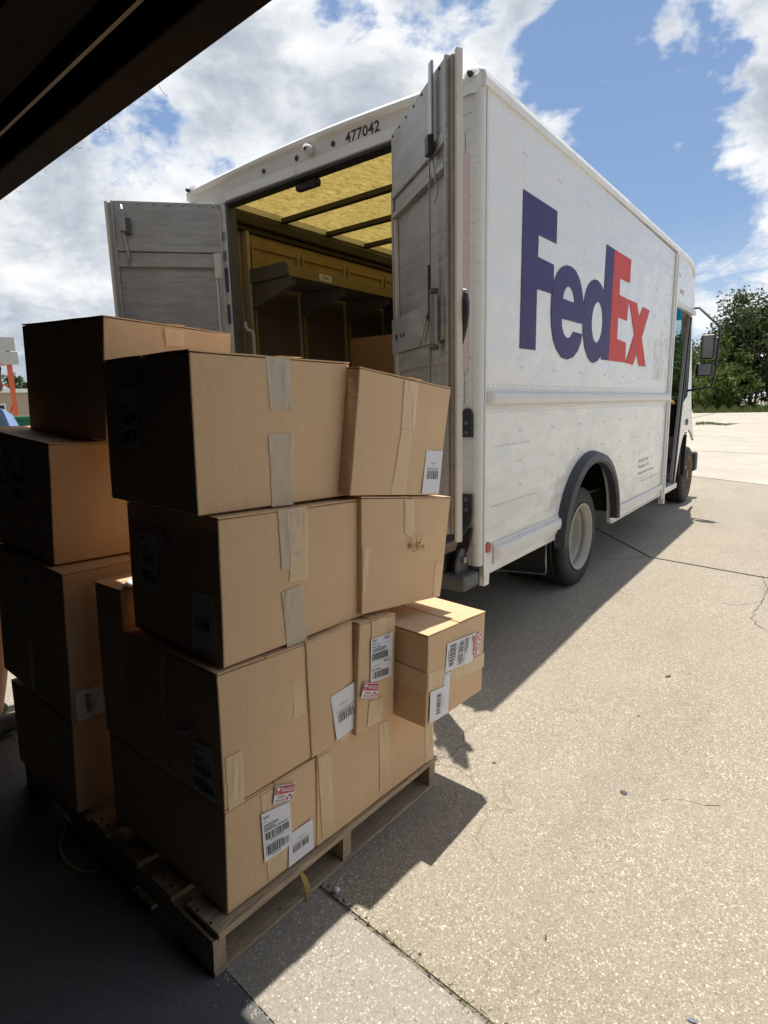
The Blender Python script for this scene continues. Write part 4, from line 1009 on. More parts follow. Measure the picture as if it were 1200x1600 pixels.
letter([e_out+e_in+e_bot, [(423, 800), (427, 772), (435, 745), (447, 724), (463, 716), (480, 729), (492, 757), (500, 795), (503, 830)]], 'logo_purple', x=0.0037)
letter([[(563, 860), (568, 800), (580, 745), (596, 706), (615, 682), (638, 671), (660, 679), (680, 704), (700, 752), (718, 436), (770, 470), (728, 1213), (680, 1208), (681, 1172), (672, 1195), (655, 1217), (632, 1231), (610, 1225), (588, 1192), (568, 1125), (557, 1030), (557, 930)],
        [(617+37*(1+math.cos(t))+5*math.sin(t), 958-138*math.sin(t)) for t in np.linspace(0, 2*math.pi, 25)[:-1]]], 'logo_purple')
letter([[(771, 470), (882, 540), (873, 695), (808, 665), (803, 775), (866, 808), (853, 948), (794, 925), (787, 1070), (846, 1095), (842, 1228), (729, 1213)]], 'logo_red')
letter([[(868, 808), (920, 831), (935, 925), (962, 857), (1005, 880), (952, 1060), (977, 1254), (933, 1250), (918, 1165), (893, 1243), (844, 1230), (903, 1040)]], 'logo_red', x=0.0037)
# rub rail with ribbed flanges
m = MB()
pr = [(0.0, 1.535), (0.006, 1.535), (0.006, 1.522), (0.034, 1.508), (0.040, 1.482), (0.034, 1.456), (0.006, 1.442), (0.006, 1.425), (0.0, 1.425)]
ys = [0.03, 0.05, 0.075, LB-.03]
for i, y in enumerate(ys):
    sc = (0.1, 0.75, 1, 1)[i]; m.v += [(0.001+(a if a <= .006 else .006+(a-.006)*sc), y, z) for a, z in pr]
for i in range(len(ys)-1):
    for j in range(9): m.f.append((i*9+j, i*9+(j+1) % 9, (i+1)*9+(j+1) % 9, (i+1)*9+j))
m.f += [tuple(range(9)), tuple(reversed(range(27, 36)))]
m.build('rub_rail', 'van_trim', van, False)
m = MB(); pr2 = [(0.0, .69), (0.006, .69), (0.006, .675), (0.030, .662), (0.034, .63), (0.028, .597), (0.008, .585), (0.008, .565), (0.0, .565)]
for i, y in enumerate([0.125, 0.15, 0.17, 1.09, 1.115]):
    sc = (0.1, 0.8, 1, 1, .7)[i]; m.v += [(0.001+(a if a <= .008 else .008+(a-.008)*sc), y, z) for a, z in pr2]
for i in range(4):
    for j in range(9): m.f.append((i*9+j, i*9+(j+1) % 9, (i+1)*9+(j+1) % 9, (i+1)*9+j))
m.f += [tuple(range(9)), tuple(reversed(range(36, 45)))]
m.build('lower_guard', 'van_trim', van, False)
part('sill_trim', 'van_trim', [(0.001, 0.014, 2.36, LB-.01, 0.47, 0.535)], 0.006); part('sill_trim', 'van_trim', [(-.02, 0.008, 2.36, LB, 0.405, 0.419)], 0.003)
part('panel_seam', 'faint_ink', [(0.0005, 0.0016, 0.09, 0.75, 0.894, 0.8965)]); part('panel_seam', 'faint_ink', [(0.0005, 0.0016, 0.12, 0.60, 1.224, 1.226)])
part('body_strip', 'van_trim', [(0.0005, 0.018, LB-.045, LB+.0, 0.36, 2.95)], 0.004); part('body_strip', 'van_paint', [(-.03, 0.030, LB+.003, LB+.045, 0.30, 2.95)], 0.005)
part('body_strip', 'van_trim', [(0.0005, 0.006, 0.012, 0.030, 0.53, 2.93)], 0.001)
m = MB(); m.tube([(0.001, 0.064, 0.675), (0.009, 0.064, 0.675)], 0.030, 24); m.build('reflector', 'reflector_red', van)
# rivets
m = MB()
def rivet(y, z, x=0.0, s=0.0055): m.add([(x, y-s, z-s), (x, y+s, z-s), (x, y+s, z+s), (x, y-s, z+s), (x+s*.7, y, z)], [(0, 1, 4), (1, 2, 4), (2, 3, 4), (3, 0, 4)])
for k in range(50): rivet(0.036, 0.60+k*.046)
for k in range(92): rivet(0.06+k*.045, 1.555); rivet(0.06+k*.045, 1.408)
for k in range(92): rivet(0.06+k*.045, 2.915, s=.0035)
for y in (0.45, 0.95, 1.45, 2.0, 2.5, 3.0, 3.5, 3.9):
    for z in (1.30, 1.12, 0.98, 1.66, 1.95, 2.25, 2.5, 2.78):
        if (y-1.74)**2+(z-.46)**2 < .45 or (0.4 < y < 3.3 and 1.75 < z < 2.62): continue
        rivet(y, z, s=.008); rivet(y+.035, z-.003, s=.008)
for k in range(50): rivet(LB-.065, 0.60+k*.046, s=.0035)
tag(m.build('rivet', 'van_trim', van), kind='stuff')
m = MB()
for k in range(34):
    z = 0.65+k*.066; s = .007; x = -0.078
    m.add([(x-s, -.0345, z-s), (x+s, -.0345, z-s), (x+s, -.0345, z+s), (x-s, -.0345, z+s), (x, -.042, z)], [(0, 1, 4), (1, 2, 4), (2, 3, 4), (3, 0, 4)])
tag(m.build('rivet', 'van_trim', van), kind='stuff')
part('panel_seam', 'grey_metal', [(-0.0925, -0.0905, -0.0300, -0.0285, 1.46, 2.75)])
# small faded lettering near the cab, operator plate lines
def side_text(s, y0, z0, ln, h, bold=0.0, x=0.002, mat='faint_ink'):
    v, f = text2d(s, bold); me = bpy.data.meshes.new('small_lettering'); me.from_pydata([(x, y0+a*ln, z0+c*h) for a, c in v], [], f); link('small_lettering', me, mat, van)
side_text('BULKLEY INC', 3.20, 0.86, 0.36, 0.034, .01); side_text('Houston, TX', 3.19, 0.80, 0.40, 0.036, .01); side_text('Independent Svc Prov', 3.18, 0.735, 0.62, 0.036, .01)
side_text('Operated under US DOT', 3.32, 0.655, 0.70, 0.022); side_text('477042', 4.53, 2.60, 0.20, 0.05, .01, 0.003)
side_text('11', 4.44, 2.76, 0.08, 0.04, .01, 0.003)
# wheel arch flare
m = MB(); n_ = 26; pr = [(0.0, 0.585), (0.055, 0.590), (0.070, 0.612), (0.060, 0.668), (0.0, 0.690)]
ts = list(np.linspace(-0.02, math.pi+0.02, n_))
for t in ts:
    for a, r in pr: m.v.append((0.002+a, 1.745+r*0.99*math.cos(t), 0.475+r*0.885*math.sin(t)+(0)))
pts_ext = [(1.745-0.99, 0)]
for i in range(n_-1):
    for j in range(5): m.f.append((i*5+j, i*5+(j+1) % 5, (i+1)*5+(j+1) % 5, (i+1)*5+j))
m.f += [tuple(range(5)), tuple(reversed(range((n_-1)*5, n_*5)))]
m.build('wheel_arch_flare', 'fender_rubber', van, False)
part('wheel_well', 'chassis', [(-0.75, -0.031, 1.03, 1.06, 0.5, 1.2), (-0.75, -0.031, 2.42, 2.45, 0.5, 1.2), (-0.75, -0.031, 1.06, 2.42, 1.12, 1.15), (-0.77, -0.745, 1.06, 2.42, 0.55, 1.15)])
part('chassis_frame', 'chassis', [(-0.95, -0.83, 0.1, 6.9, 0.5, 0.7), (-1.53, -1.41, 0.1, 6.9, 0.5, 0.7), (-2.0, -.36, 1.68, 1.80, 0.33, 0.47), (-2.0, -.2, 6.33, 6.45, 0.33, 0.45), (-0.80, -0.35, 2.7, 3.9, 0.42, 0.70), (-Wd+.1, -.1, 0.05, 5.2, 0.70, 0.718)])
m = MB(); m.lathe([(0.01, -.22), (.16, -.2), (.2, 0), (.16, .2), (.01, .22)], (-1.18, 1.74, 0.42), 20, 'x'); m.build('differential', 'chassis', van, True)
# mud flap and its wire
part('mud_flap', 'black_rubber', [(-0.62, -0.10, 1.16, 1.172, 0.22, 0.60)])
m = MB(); m.tube([(-0.08, 1.10, 0.50), (-0.08, 1.12, 0.26), (-0.10, 1.13, 0.24), (-0.60, 1.0, 0.24)], 0.006, 6); m.tube([(-0.06, 1.05, 0.47), (-0.10, 1.2, 0.47)], 0.005, 6); m.build('flap_wire', 'steel', van, True)
# wheels
def wheel(xo, y, rim_mat, front=False, steer=0):
    r0 = empty('wheel'); r0.parent = van; r0.location = (xo, y, 0.400)
    m = MB(); Rr = .398
    tp = [(.262, -.012), (.285, .0), (.33, .004), (.365, -.002), (.385, -.014), (.396, -.03), (.398, -.045)]
    g = -.045
    for k in range(4):
        tp += [(.398, g-.03), (.388, g-.033), (.388, g-.040), (.398, g-.043)]; g -= .043
    tp += [(.396, -.235), (.375, -.25), (.30, -.255), (.262, -.24)]
    m.lathe(tp, (0, 0, 0), 56); m.build('tyre', 'tyre_rubber', r0, True)
    if not front:
        m = MB(); m.lathe([(.264, -.006), (.268, .004), (.256, .006), (.250, -.004), (.240, -.022), (.232, -.030), (.228, -.060), (.236, -.068), (.222, -.078), (.214, -.100), (.210, -.135), (.196, -.150), (.175, -.160), (.165, -.150), (.125, -.165), (.0001, -.168)], (0, 0, 0), 48); m.build('rim', rim_mat, r0, True)
        m = MB(); m.lathe([(.075, -.17), (.075, -.12), (.06, -.11), (.0001, -.11)], (0, 0, 0), 24); m.build('hub', 'rim_paint', r0, True)
    else:
        m = MB(); m.lathe([(.264, -.006), (.268, .004), (.256, .006), (.248, -.008), (.235, -.04), (.225, -.07)], (0, 0, 0), 48); m.build('rim', rim_mat, r0, True)
        m = MB()
        # disc with hand holes
        L_ = [[(.226*math.cos(t), .226*math.sin(t)) for t in np.linspace(0, 2*math.pi, 49)[:-1]]]
        for k in range(8):
            a = k*math.pi/4; L_.append([(.175*math.cos(a)+.026*math.cos(t), .175*math.sin(a)+.026*math.sin(t)) for t in np.linspace(0, 2*math.pi, 13)[:-1]])
        v, f = poly2d(L_, 0.012); me = bpy.data.meshes.new('wheel_disc'); me.from_pydata([(-.06+c, a, bq) for a, bq, c in v], [], f); link('wheel_disc', me, 'rim_paint', r0)
        m.lathe([(.085, -.055), (.085, -.02), (.07, -.005), (.0001, -.005)], (0, 0, 0), 24); m.build('hub', 'black_metal', r0, True)
    for k in range(8):
        a = k*math.pi/4+.39; m = MB(); xx = -.158 if not front else -.05; rr2 = .135
        m.tube([(xx, rr2*math.cos(a), rr2*math.sin(a)), (xx+.022, rr2*math.cos(a), rr2*math.sin(a))], .013, 6); m.build('lug_nut', 'black_metal' if front else 'steel', r0)
    r0.rotation_euler.z = steer
    return r0
wheel(-0.055, 1.762, 'rim_paint'); w2 = wheel(-0.34, 1.762, 'rim_paint')
wheel(-0.115, 6.39, 'rust_rim', True)
for x_, y_ in ((-Wd+.30, 1.762), (-Wd+.40, 6.39)): wheel(x_, y_, 'rim_paint')
# rear bumper, step and straps
part('rear_bumper', 'grey_metal', [(-Wd+.06, -0.005, -0.185, -0.01, 0.475, 0.560)], 0.02)
part('bumper_bracket', 'black_metal', [(-0.30, -0.285, -0.17, -0.03, 0.561, 0.86), (-0.155, -0.14, -0.15, -0.03, 0.561, 0.66)], 0.004)
m = MB(); v, f = poly2d([[(-.15, .561), (-.15, .62), (-.11, .69), (-.06, .69), (-.035, .62), (-.035, .561)]], .012); me = bpy.data.meshes.new('bumper_lug'); me.from_pydata([(-.075+c, a, bq) for a, bq, c in v], [], f); link('bumper_lug', me, 'grey_metal', van)
m = MB(); m.tube([(-.068, -.09, .63), (-.050, -.09, .63)], .018, 8); m.build('bolt', 'steel', van)
def strap(pts, w0, w1, t, name):
    m = MB(); n = len(pts)
    for i, (x, y, z) in enumerate(pts):
        d = Vector(pts[min(i+1, n-1)])-Vector(pts[max(i-1, 0)]); d.normalize(); nn = Vector((0, d.z, -d.y)).normalized()*t
        m.v += [(x+w0, y, z), (x+w1, y, z), (x+w1, y+nn.y, z+nn.z), (x+w0, y+nn.y, z+nn.z)]
    for i in range(n-1):
        for j in range(4): m.f.append((i*4+j, i*4+(j+1) % 4, (i+1)*4+(j+1) % 4, (i+1)*4+j))
    m.f += [(0, 1, 2, 3), tuple(range(4*n-4, 4*n))[::-1]]
    return m.build(name, 'black_rubber', van, False, 0.002)
strap([(-.07, -.045, .985), (-.07, -.046, .88), (-.075, -.055, .82), (-.09, -.10, .77), (-.12, -.17, .74), (-.16, -.24, .73)], -.036, .036, .012, 'rubber_strap')
strap([(-.07, -.04, .80), (-.085, -.045, .70), (-.11, -.06, .62), (-.13, -.09, .57)], -.036, .036, .012, 'rubber_strap')
# pill-shaped pad up the post
pad = [(-.098, 1.285), (-.038, 1.285), (-.038, 1.39)]+[(-.068+.030*math.cos(t), 1.39+.045*math.sin(t)) for t in np.linspace(0, math.pi, 11)]+[(-.098, 1.39)]
v, f = poly2d([pad], .022); me = bpy.data.meshes.new('rubber_pad'); me.from_pydata([(a, -.042+c, bq) for a, bq, c in v], [], f); link('rubber_pad', me, 'black_rubber', van)
strap([(-.16, -.20, 1.37), (-.13, -.14, 1.405), (-.105, -.08, 1.41), (-.09, -.045, 1.40)], -.03, .01, .012, 'rubber_strap')
for z in (1.31, 1.36, .90, .955):
    m = MB(); m.tube([(-.068, -.054 if z > 1 else -.057, z), (-.068, -.066, z)], [.014, .010], 8); m.build('bolt', 'grey_metal', van)
# rear doors
def door(H, F, z0, z1, side):
    H = Vector((*H, 0)); F = Vector((*F, 0)); u = (F-H); wdt = u.length; u.normalize(); n = Vector((u.y, -u.x, 0)) if side == 'R' else Vector((-u.y, u.x, 0))
    d = empty('rear_door'); d.parent = van
    def P(name, mat, a, zz_, c, bev=0.0):
        m = MB(); m.obox((H.x, H.y, 0), u, n, (0, 0, 1), a, c, zz_); return m.build(name, mat, d, bevel=bev)
    h = z1-z0
    P('door_skin', 'van_paint', (0, wdt), (z0, z1), (-.040, -.030))
    P('inner_panel', 'door_aluminium', (.03, wdt-.062), (z0+.03, z1-.40), (-.029, -.010))
    P('top_panel', 'door_aluminium', (.0, wdt-.062), (z1-.27, z1), (-.0295, .006), .002)
    P('cross_rail', 'door_aluminium', (.02, wdt-.062), (z1-.315, z1-.272), (-.0095, .016), .003); P('cross_rail', 'door_aluminium', (.03, wdt-.062), (z1-.385, z1-.318), (-.0098, .002), .002); P('cross_rail', 'door_aluminium', (.02, wdt-.062), (z1-.412, z1-.387), (-.0095, .018), .003)
    P('hinge_stile', 'door_aluminium', (.0, .028), (z0, z1-.274), (-.029, .014), .002)
    P('hinge_stile', 'van_trim', (.031, .045), (z0, z1-.415), (-.0095, .010), .002)
    P('latch_stile', 'door_aluminium', (wdt-.061, wdt-.046), (z0, z1-.002), (-.029, .014), .002); P('latch_channel', 'post_metal', (wdt-.0455, wdt-.022), (z0+.004, z1-.01), (-.029, -.004), .002)
    P('edge_flange', 'van_trim', (wdt-.021, wdt+.001), (z0-.03, z1+.004), (-.042, -.014), .003)
    if side == 'R':
        lk = P('lock_panel', 'door_aluminium', (.0, wdt-.062), (1.735, 1.912), (-.0093, .022), .002)
        for a_, r_ in ((.075, .017), (.15, .011), (.195, .010)):
            m = MB(); c0 = H+u*a_+n*.0226; m.tube([(c0.x, c0.y, 1.815), (c0.x+n.x*.0006, c0.y+n.y*.0006, 1.815)], r_, 14); m.build('lock_hole', 'cab_black', lk)
        P('lower_rail', 'door_aluminium', (.03, wdt-.062), (1.64, 1.732), (-.0094, .004), .002)
        P('cable_rod', 'steel', (wdt-.205, wdt-.200), (1.95, z1-.02), (.020, .025)); P('cable_rod', 'steel', (wdt-.243, wdt-.239), (.95, 1.735), (.008, .012))
        P('latch_case', 'steel', (wdt-.155, wdt-.10), (1.72, 1.93), (.0225, .048), .004); P('latch_arm', 'black_metal', (wdt-.208, wdt-.196), (1.82, 2.07), (.026, .034), .003)
        P('latch_case', 'grey_metal', (wdt-.150, wdt-.105), (1.935, 1.955), (.0225, .052), .003); P('latch_case', 'grey_metal', (wdt-.150, wdt-.105), (1.695, 1.715), (.0225, .052), .003)
        c0 = H+u*(wdt-.20)+n*.04; m = MB(); m.tube([(c0.x, c0.y, 1.86), (c0.x-u.x*.05, c0.y-u.y*.05, 1.815), (c0.x-u.x*.10, c0.y-u.y*.10, 1.72)], [.010, .010, .003], 8); m.build('latch_lever', 'steel', d, True)
        c0 = H+u*(wdt-.17)+n*.02; m = MB(); m.obox((c0.x, c0.y, 0), u, n, (0, 0, 1), (-.022, .022), (0, .03), (2.50, 2.58)); m.build('top_latch', 'black_metal', d, bevel=.006)
        m = MB(); m.obox((c0.x, c0.y, 0), u, n, (0, 0, 1), (-.016, .018), (0, .012), (2.58, 2.86)); m.build('top_rod', 'steel', d, bevel=.003)
        m = MB(); m.tube([(c0.x, c0.y, 2.50), (c0.x+u.x*.02, c0.y+u.y*.02, 2.42), (c0.x+u.x*.05, c0.y+u.y*.05, 2.36), (c0.x+u.x*.045, c0.y+u.y*.045, 2.33), (c0.x+u.x*.02, c0.y+u.y*.02, 2.31)], .003, 6); m.build('cable', 'steel', d, True)
        # outside handle poking past the edge
        c0 = F-n*.055+u*.0; pts = [(-.05, 1.93), (-.015, 1.925), (.004, 1.88), (.006, 1.83), (-.004, 1.78), (-.03, 1.71)]
        m = MB(); m.tube([(c0.x+u.x*a, c0.y+u.y*a, z) for a, z in pts], [.018, .017, .016, .015, .012, .004], 10); m.build('door_handle', 'black_metal', d, True)
        c1 = c0-u*.018; m = MB(); m.tube([(c1.x, c1.y, 1.925), (c1.x+u.x*.03, c1.y+u.y*.03, 1.922)], .009, 10); m.build('handle_pin', 'steel', d, True)
    else:
        c = lambda a: (H+u*a+n*.02)
        q = c(wdt-.115); m = MB(); m.obox((q.x, q.y, 0), u, n, (0, 0, 1), (-.02, .02), (0, .03), (z1-.20, z1-.06)); m.build('top_latch', 'steel', d, bevel=.004)
        m = MB(); m.obox((q.x, q.y, 0), u, n, (0, 0, 1), (-.05, -.01), (0, .02), (z1-.21, z1-.11)); m.build('top_latch', 'grey_metal', d, bevel=.004)
        m = MB(); m.tube([(q.x, q.y, z1-.03), (q.x, q.y, z1-.22), (q.x-u.x*.02, q.y-u.y*.02, z1-.36), (q.x-u.x*.01, q.y-u.y*.01, z1-.42)], [.012, .012, .010, .008], 8); m.build('latch_rod', 'steel', d, True)
        P('hinge_plate', 'van_trim', (.0, .05), (z1-.48, z1-.32), (.015, .022), .002)
    m = MB()
    for k in range(7):
        for zz_ in (z1-.018,):
            c0 = H+u*(.03+k*(wdt-.15)/6)+n*.0065; s = .006
            m.add([tuple(Vector((c0.x, c0.y, zz_))+u*a+Vector((0, 0, b2))+n*c2) for a, b2, c2 in ((-s, -s, 0), (s, -s, 0), (s, s, 0), (-s, s, 0), (0, 0, .006))], [(0, 1, 4), (1, 2, 4), (2, 3, 4), (3, 0, 4)])
    tag(m.build('rivet', 'black_metal', d), kind='stuff')
    return d
door((-0.490, -0.085), (0.138, -0.530), 0.87, 2.83, 'R')
door((-1.990, -0.050), (-2.487, -0.585), 0.87, 2.83, 'L')
part('hinge_tube', 'van_trim', [(-2.012, -1.990, -.052, -.032, 0.9, 2.80)], .003); part('reflective_strip', 'door_tape_blue', [(-1.958, -1.951, -.030, -.0285, 2.25, 2.42), (-1.958, -1.951, -.030, -.0285, 2.06, 2.19)]) if False else None
part('reflective_strip', 'door_tape_blue', [(-1.985, -1.955, -.0325, -.0285, 2.26, 2.42)]); part('reflective_strip', 'door_tape_blue', [(-1.985, -1.955, -.0325, -.0285, 2.05, 2.18)])
part('door_catch', 'steel', [(-1.985, -1.957, -.036, -.0285, 2.47, 2.53)], .002); part('door_catch', 'steel', [(-1.985, -1.957, -.036, -.0285, 2.60, 2.65)], .002)
# cab
side_poly('cab_side', [[(LB+.05, 2.50), (LB+.05, Ht+.03), (5.10, Ht+.035), (5.22, 2.93), (5.30, 2.80), (5.45, 2.50)]], -0.014, 0.028, 'van_paint')
fr = [(4.985, .44), (5.40, 2.475), (5.47, 2.475), (5.60, 2.10), (5.80, 1.45), (5.93, 1.2), (6.12, .98), (6.16, .90)]
ar = [(6.10, .93), (5.98, 1.0), (5.80, 1.06), (5.58, 1.06), (5.42, .99), (5.30, .86), (5.20, .65), (5.12, .45)]
win = [(5.20, 1.42), (5.26, 1.42), (5.50, 1.50), (5.50, 2.0), (5.45, 2.30), (5.38, 2.30)]
m_front = side_poly('cab_side', [fr+ar+[(5.05, .44)], win], -0.045, 0.026, 'van_paint')
side_poly('quarter_window', [win], -0.047, 0.005, 'glass_clear')
side_poly('window_seal', [[(a, b2) for a, b2 in win], [(a+(.012 if a < 5.4 else -.012), b2+(.015 if b2 < 1.6 else -.015)) for a, b2 in win]], -0.030, 0.008, 'black_rubber')
side_poly('door_header', [[(LB+.05, 2.445), (LB+.05, 2.50), (5.42, 2.50), (5.40, 2.455)]], 0.003, 0.036, 'van_trim')
side_poly('door_track', [[(4.965, .45), (5.02, .45), (5.42, 2.44), (5.365, 2.44)]], -0.028, 0.02, 'black_rubber')
side_poly('sliding_door_edge', [[(4.925, .47), (4.955, .47), (5.355, 2.44), (5.325, 2.44)]], -0.046, 0.03, 'cab_grey')
side_poly('cab_sill', [[(LB+.05, .40), (LB+.05, .47), (4.98, .455), (4.98, .40)]], -0.01, 0.05, 'van_paint')
part('cab_floor', 'cab_grey', [(-Wd+.05, -.05, LB+.05, 5.10, .43, .465), (-Wd+.05, -.75, 5.101, 5.9, .43, .465)]); part('step_well', 'cab_grey', [(-.62, -.60, LB+.05, 5.5, .466, .95), (-.60, -.08, 5.20, 5.22, .466, 1.0)])
side_poly('cab_side', [[(LB, .42), (LB, Ht+.02), (5.10, Ht+.02), (5.30, 2.80), (5.90, 1.45), (6.75, 1.1), (6.8, .6), (5.0, .45)], [(4.6, 1.5), (5.2, 1.5), (5.1, 2.4), (4.6, 2.4)]], -Wd+.03, 0.03, 'van_paint')
# windshield: raked, with tinted band and frame
def slab4(name, pts, mat, th=0.004):
    P4 = [Vector(p) for p in pts]; n = (P4[1]-P4[0]).cross(P4[3]-P4[0]).normalized()*th; m = MB(); m.hexa([*P4, *[p+n for p in P4]]); return m.build(name, mat, van)
ws = lambda x, t: (x, 5.36+.50*t, 2.62-1.17*t)
slab4('windshield', [ws(-Wd+.14, .96), ws(-.14, .96), ws(-.14, .17), ws(-Wd+.14, .17)], 'glass_clear')
slab4('windshield_band', [ws(-Wd+.14, .168), ws(-.14, .168), ws(-.14, .0), ws(-Wd+.14, .0)], 'glass_teal')
for xa, xb in ((-Wd+.03, -Wd+.14), (-.14, -.058), (-1.21, -1.17)):
    slab4('windshield_frame', [ws(xa, 1.0), ws(xb, 1.0), ws(xb, -.02), ws(xa, -.02)], 'van_paint' if xb > -1 or xa < -2 else 'black_rubber', .03)
slab4('cab_brow', [(-Wd+.03, 5.37, 2.62), (-.03, 5.37, 2.62), (-.03, 5.08, 3.0), (-Wd+.03, 5.08, 3.0)], 'van_paint', .02)
part('dashboard', 'cab_black', [(-Wd+.06, -.09, 5.25, 5.86, 1.02, 1.46)], .03); part('firewall', 'cab_black', [(-Wd+.06, -.09, 5.62, 5.66, .47, 1.02)])
part('hood', 'van_paint', [(-Wd+.30, -.30, 5.88, 6.75, .75, 1.38)], .08); part('front_bumper', 'cab_black', [(-Wd+.10, -0.10, 6.82, 7.03, .40, .68)], .03)
part('fender_liner', 'chassis', [(-.70, -.062, 5.80, 5.84, .45, 1.0), (-.70, -.17, 5.84, 6.45, .98, 1.0)]); part('leaf_spring', 'rust_rim', [(-.40, -.34, 5.9, 6.85, .55, .60)])
m = MB(); c0 = (-.85, 5.12, 1.35); m.tube([(c0[0]+.23*math.cos(t), c0[1]+.10*math.sin(t), c0[2]+.20*math.sin(t)) for t in np.linspace(0, 2*math.pi, 25)], .014, 8, False); m.build('steering_wheel', 'cab_black', van, True)
part('driver_seat', 'cab_black', [(-1.45, -.95, 4.45, 4.95, .9, 1.05), (-1.45, -.95, 4.38, 4.48, 1.05, 1.75)], .04)
gp = [hitw(q, (1, 0, 0), (-.12, 0, 0)) for q in ((1045, 624), (1050, 628), (1060, 635))]; m = MB(); m.tube(gp, .022, 10); m.build('grab_bar', 'yellow_grip', van, True)
m = MB(); m.tube([(-.033, 5.58, 1.17), (-.016, 5.58, 1.17)], [.045, .035], 14); m.build('turn_lamp', 'grey_metal', van, True)
# mirrors
m = MB(); m.tube([(-.02, 5.42, 2.54), (.05, 5.43, 2.545), (.29, 5.29, 2.30), (.31, 5.27, 2.24), (.30, 5.25, 1.80), (.27, 5.27, 1.60), (-.02, 5.40, 1.56)], .013, 10); m.build('mirror_arm', 'black_metal', van, True)
for (cx, cz, ww, hh) in ((.205, 2.06, .155, .29), (.185, 1.80, .185, .165)):
    m = MB(); m.box(cx-ww/2, cx+ww/2, 5.20, 5.28, cz-hh/2, cz+hh/2); hd = m.build('mirror_head', 'black_metal', van, bevel=.025, seg=3)
    m = MB(); m.box(cx-ww/2+.02, cx+ww/2-.02, 5.193, 5.198, cz-hh/2+.02, cz+hh/2-.02); m.build('mirror_glass', 'mirror_glass', hd)
    m = MB(); m.tube([(cx+ww/2-.02, 5.26, cz+hh/3), (.30, 5.26, cz+hh/3)], .008, 6); m.build('mirror_bracket', 'black_metal', van)
# boxes inside the van
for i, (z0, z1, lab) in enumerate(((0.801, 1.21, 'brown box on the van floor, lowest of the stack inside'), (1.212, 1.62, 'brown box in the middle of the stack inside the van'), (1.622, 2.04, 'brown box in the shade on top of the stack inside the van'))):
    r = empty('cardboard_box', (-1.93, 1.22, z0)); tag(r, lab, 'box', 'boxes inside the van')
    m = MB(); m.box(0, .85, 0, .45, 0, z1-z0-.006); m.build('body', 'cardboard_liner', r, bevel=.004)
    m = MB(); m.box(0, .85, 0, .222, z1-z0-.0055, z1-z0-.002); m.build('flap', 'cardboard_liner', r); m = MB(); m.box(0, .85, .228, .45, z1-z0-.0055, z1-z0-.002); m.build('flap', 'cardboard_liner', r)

# ------------------------------------------------------------------ trees and far background
def tree(name, loc, h, rad, leafm, lab, cat, seed, nleaf=9000, ls=0.16, zc=0.55, grp=None, squash=1.0):
    rn = np.random.RandomState(seed); root = empty(name, loc); tag(root, lab, cat, grp)
    m = MB(); rr = random.Random(seed); tips = []
    def limb(p, d, L, r, lev):
        pts = [p]; q = p.copy(); dd = d.copy()
        for k in range(4):
            dd = (dd+Vector([rr.uniform(-.18, .18) for _ in range(3)])).normalized(); q = q+dd*L/4; pts.append(q.copy())
        m.tube(pts, [r*(1-.16*k) for k in range(5)], 6)
        if lev < 2:
            for k in range(4 if lev == 0 else 3):
                a = rr.uniform(0, 6.28); nd = (dd*0.6+Vector((math.cos(a), math.sin(a), rr.uniform(0.1, .7)))).normalized(); limb(pts[rr.randint(2, 4)], nd, L*.62, r*.5, lev+1)
        else: tips.append(pts[-1])
    for k in range(3): limb(Vector((rr.uniform(-.3, .3), rr.uniform(-.3, .3), -.1)), Vector((rr.uniform(-.35, .35), rr.uniform(-.35, .35), 1)).normalized(), h*.42, h*.014, 0)
    m.build('trunk', 'bark', root)
    # leaf clumps spread through the crown
    nc = 90; cl = []
    for k in range(nc):
        a = rn.uniform(0, 2*math.pi); zz_ = rn.uniform(-1, 1); rr_2 = rn.uniform(.25, 1.0)**.6
        s_ = math.sqrt(max(0, 1-zz_*zz_)); lump = 1+.28*math.sin(3*a+seed)+.2*math.sin(5*a+zz_*4)
        cl.append((rad*rr_2*s_*math.cos(a)*lump, rad*rr_2*s_*math.sin(a)*lump*squash, h*zc+(h*.5 if zz_ > 0 else h*zc)*zz_*rr_2*.98))
    cl = np.array(cl); idx = rn.randint(0, nc, nleaf); sg = rn.uniform(.05, .13, nc)[idx]*rad*1.1
    c = cl[idx]+rn.normal(size=(nleaf, 3))*sg[:, None]
    c[:, 2] = np.maximum(c[:, 2], .1)
    s = ls*rn.uniform(.5, 1.2, nleaf)
    a1 = rn.normal(size=(nleaf, 3)); a1 /= np.linalg.norm(a1, axis=1)[:, None]; a2 = np.cross(a1, rn.normal(size=(nleaf, 3))); a2 /= np.linalg.norm(a2, axis=1)[:, None]
    V_ = np.stack([c-a1*s[:, None], c+a2*s[:, None]*.45, c+a1*s[:, None], c-a2*s[:, None]*.45], 1).reshape(-1, 3)
    me = bpy.data.meshes.new('crown'); me.vertices.add(len(V_)); me.vertices.foreach_set('co', V_.ravel())
    me.loops.add(nleaf*4); me.loops.foreach_set('vertex_index', np.arange(nleaf*4, dtype=np.int32)); me.polygons.add(nleaf); me.polygons.foreach_set('loop_start', np.arange(0, nleaf*4, 4, dtype=np.int32)); me.update()
    link('crown', me, leafm, root)
def far(px_, dist):
    d = ray(px_); h = math.hypot(d.x, d.y); return CO.x+d.x/h*dist, CO.y+d.y/h*dist
def fz(x, y): return gz(x, y)-.03
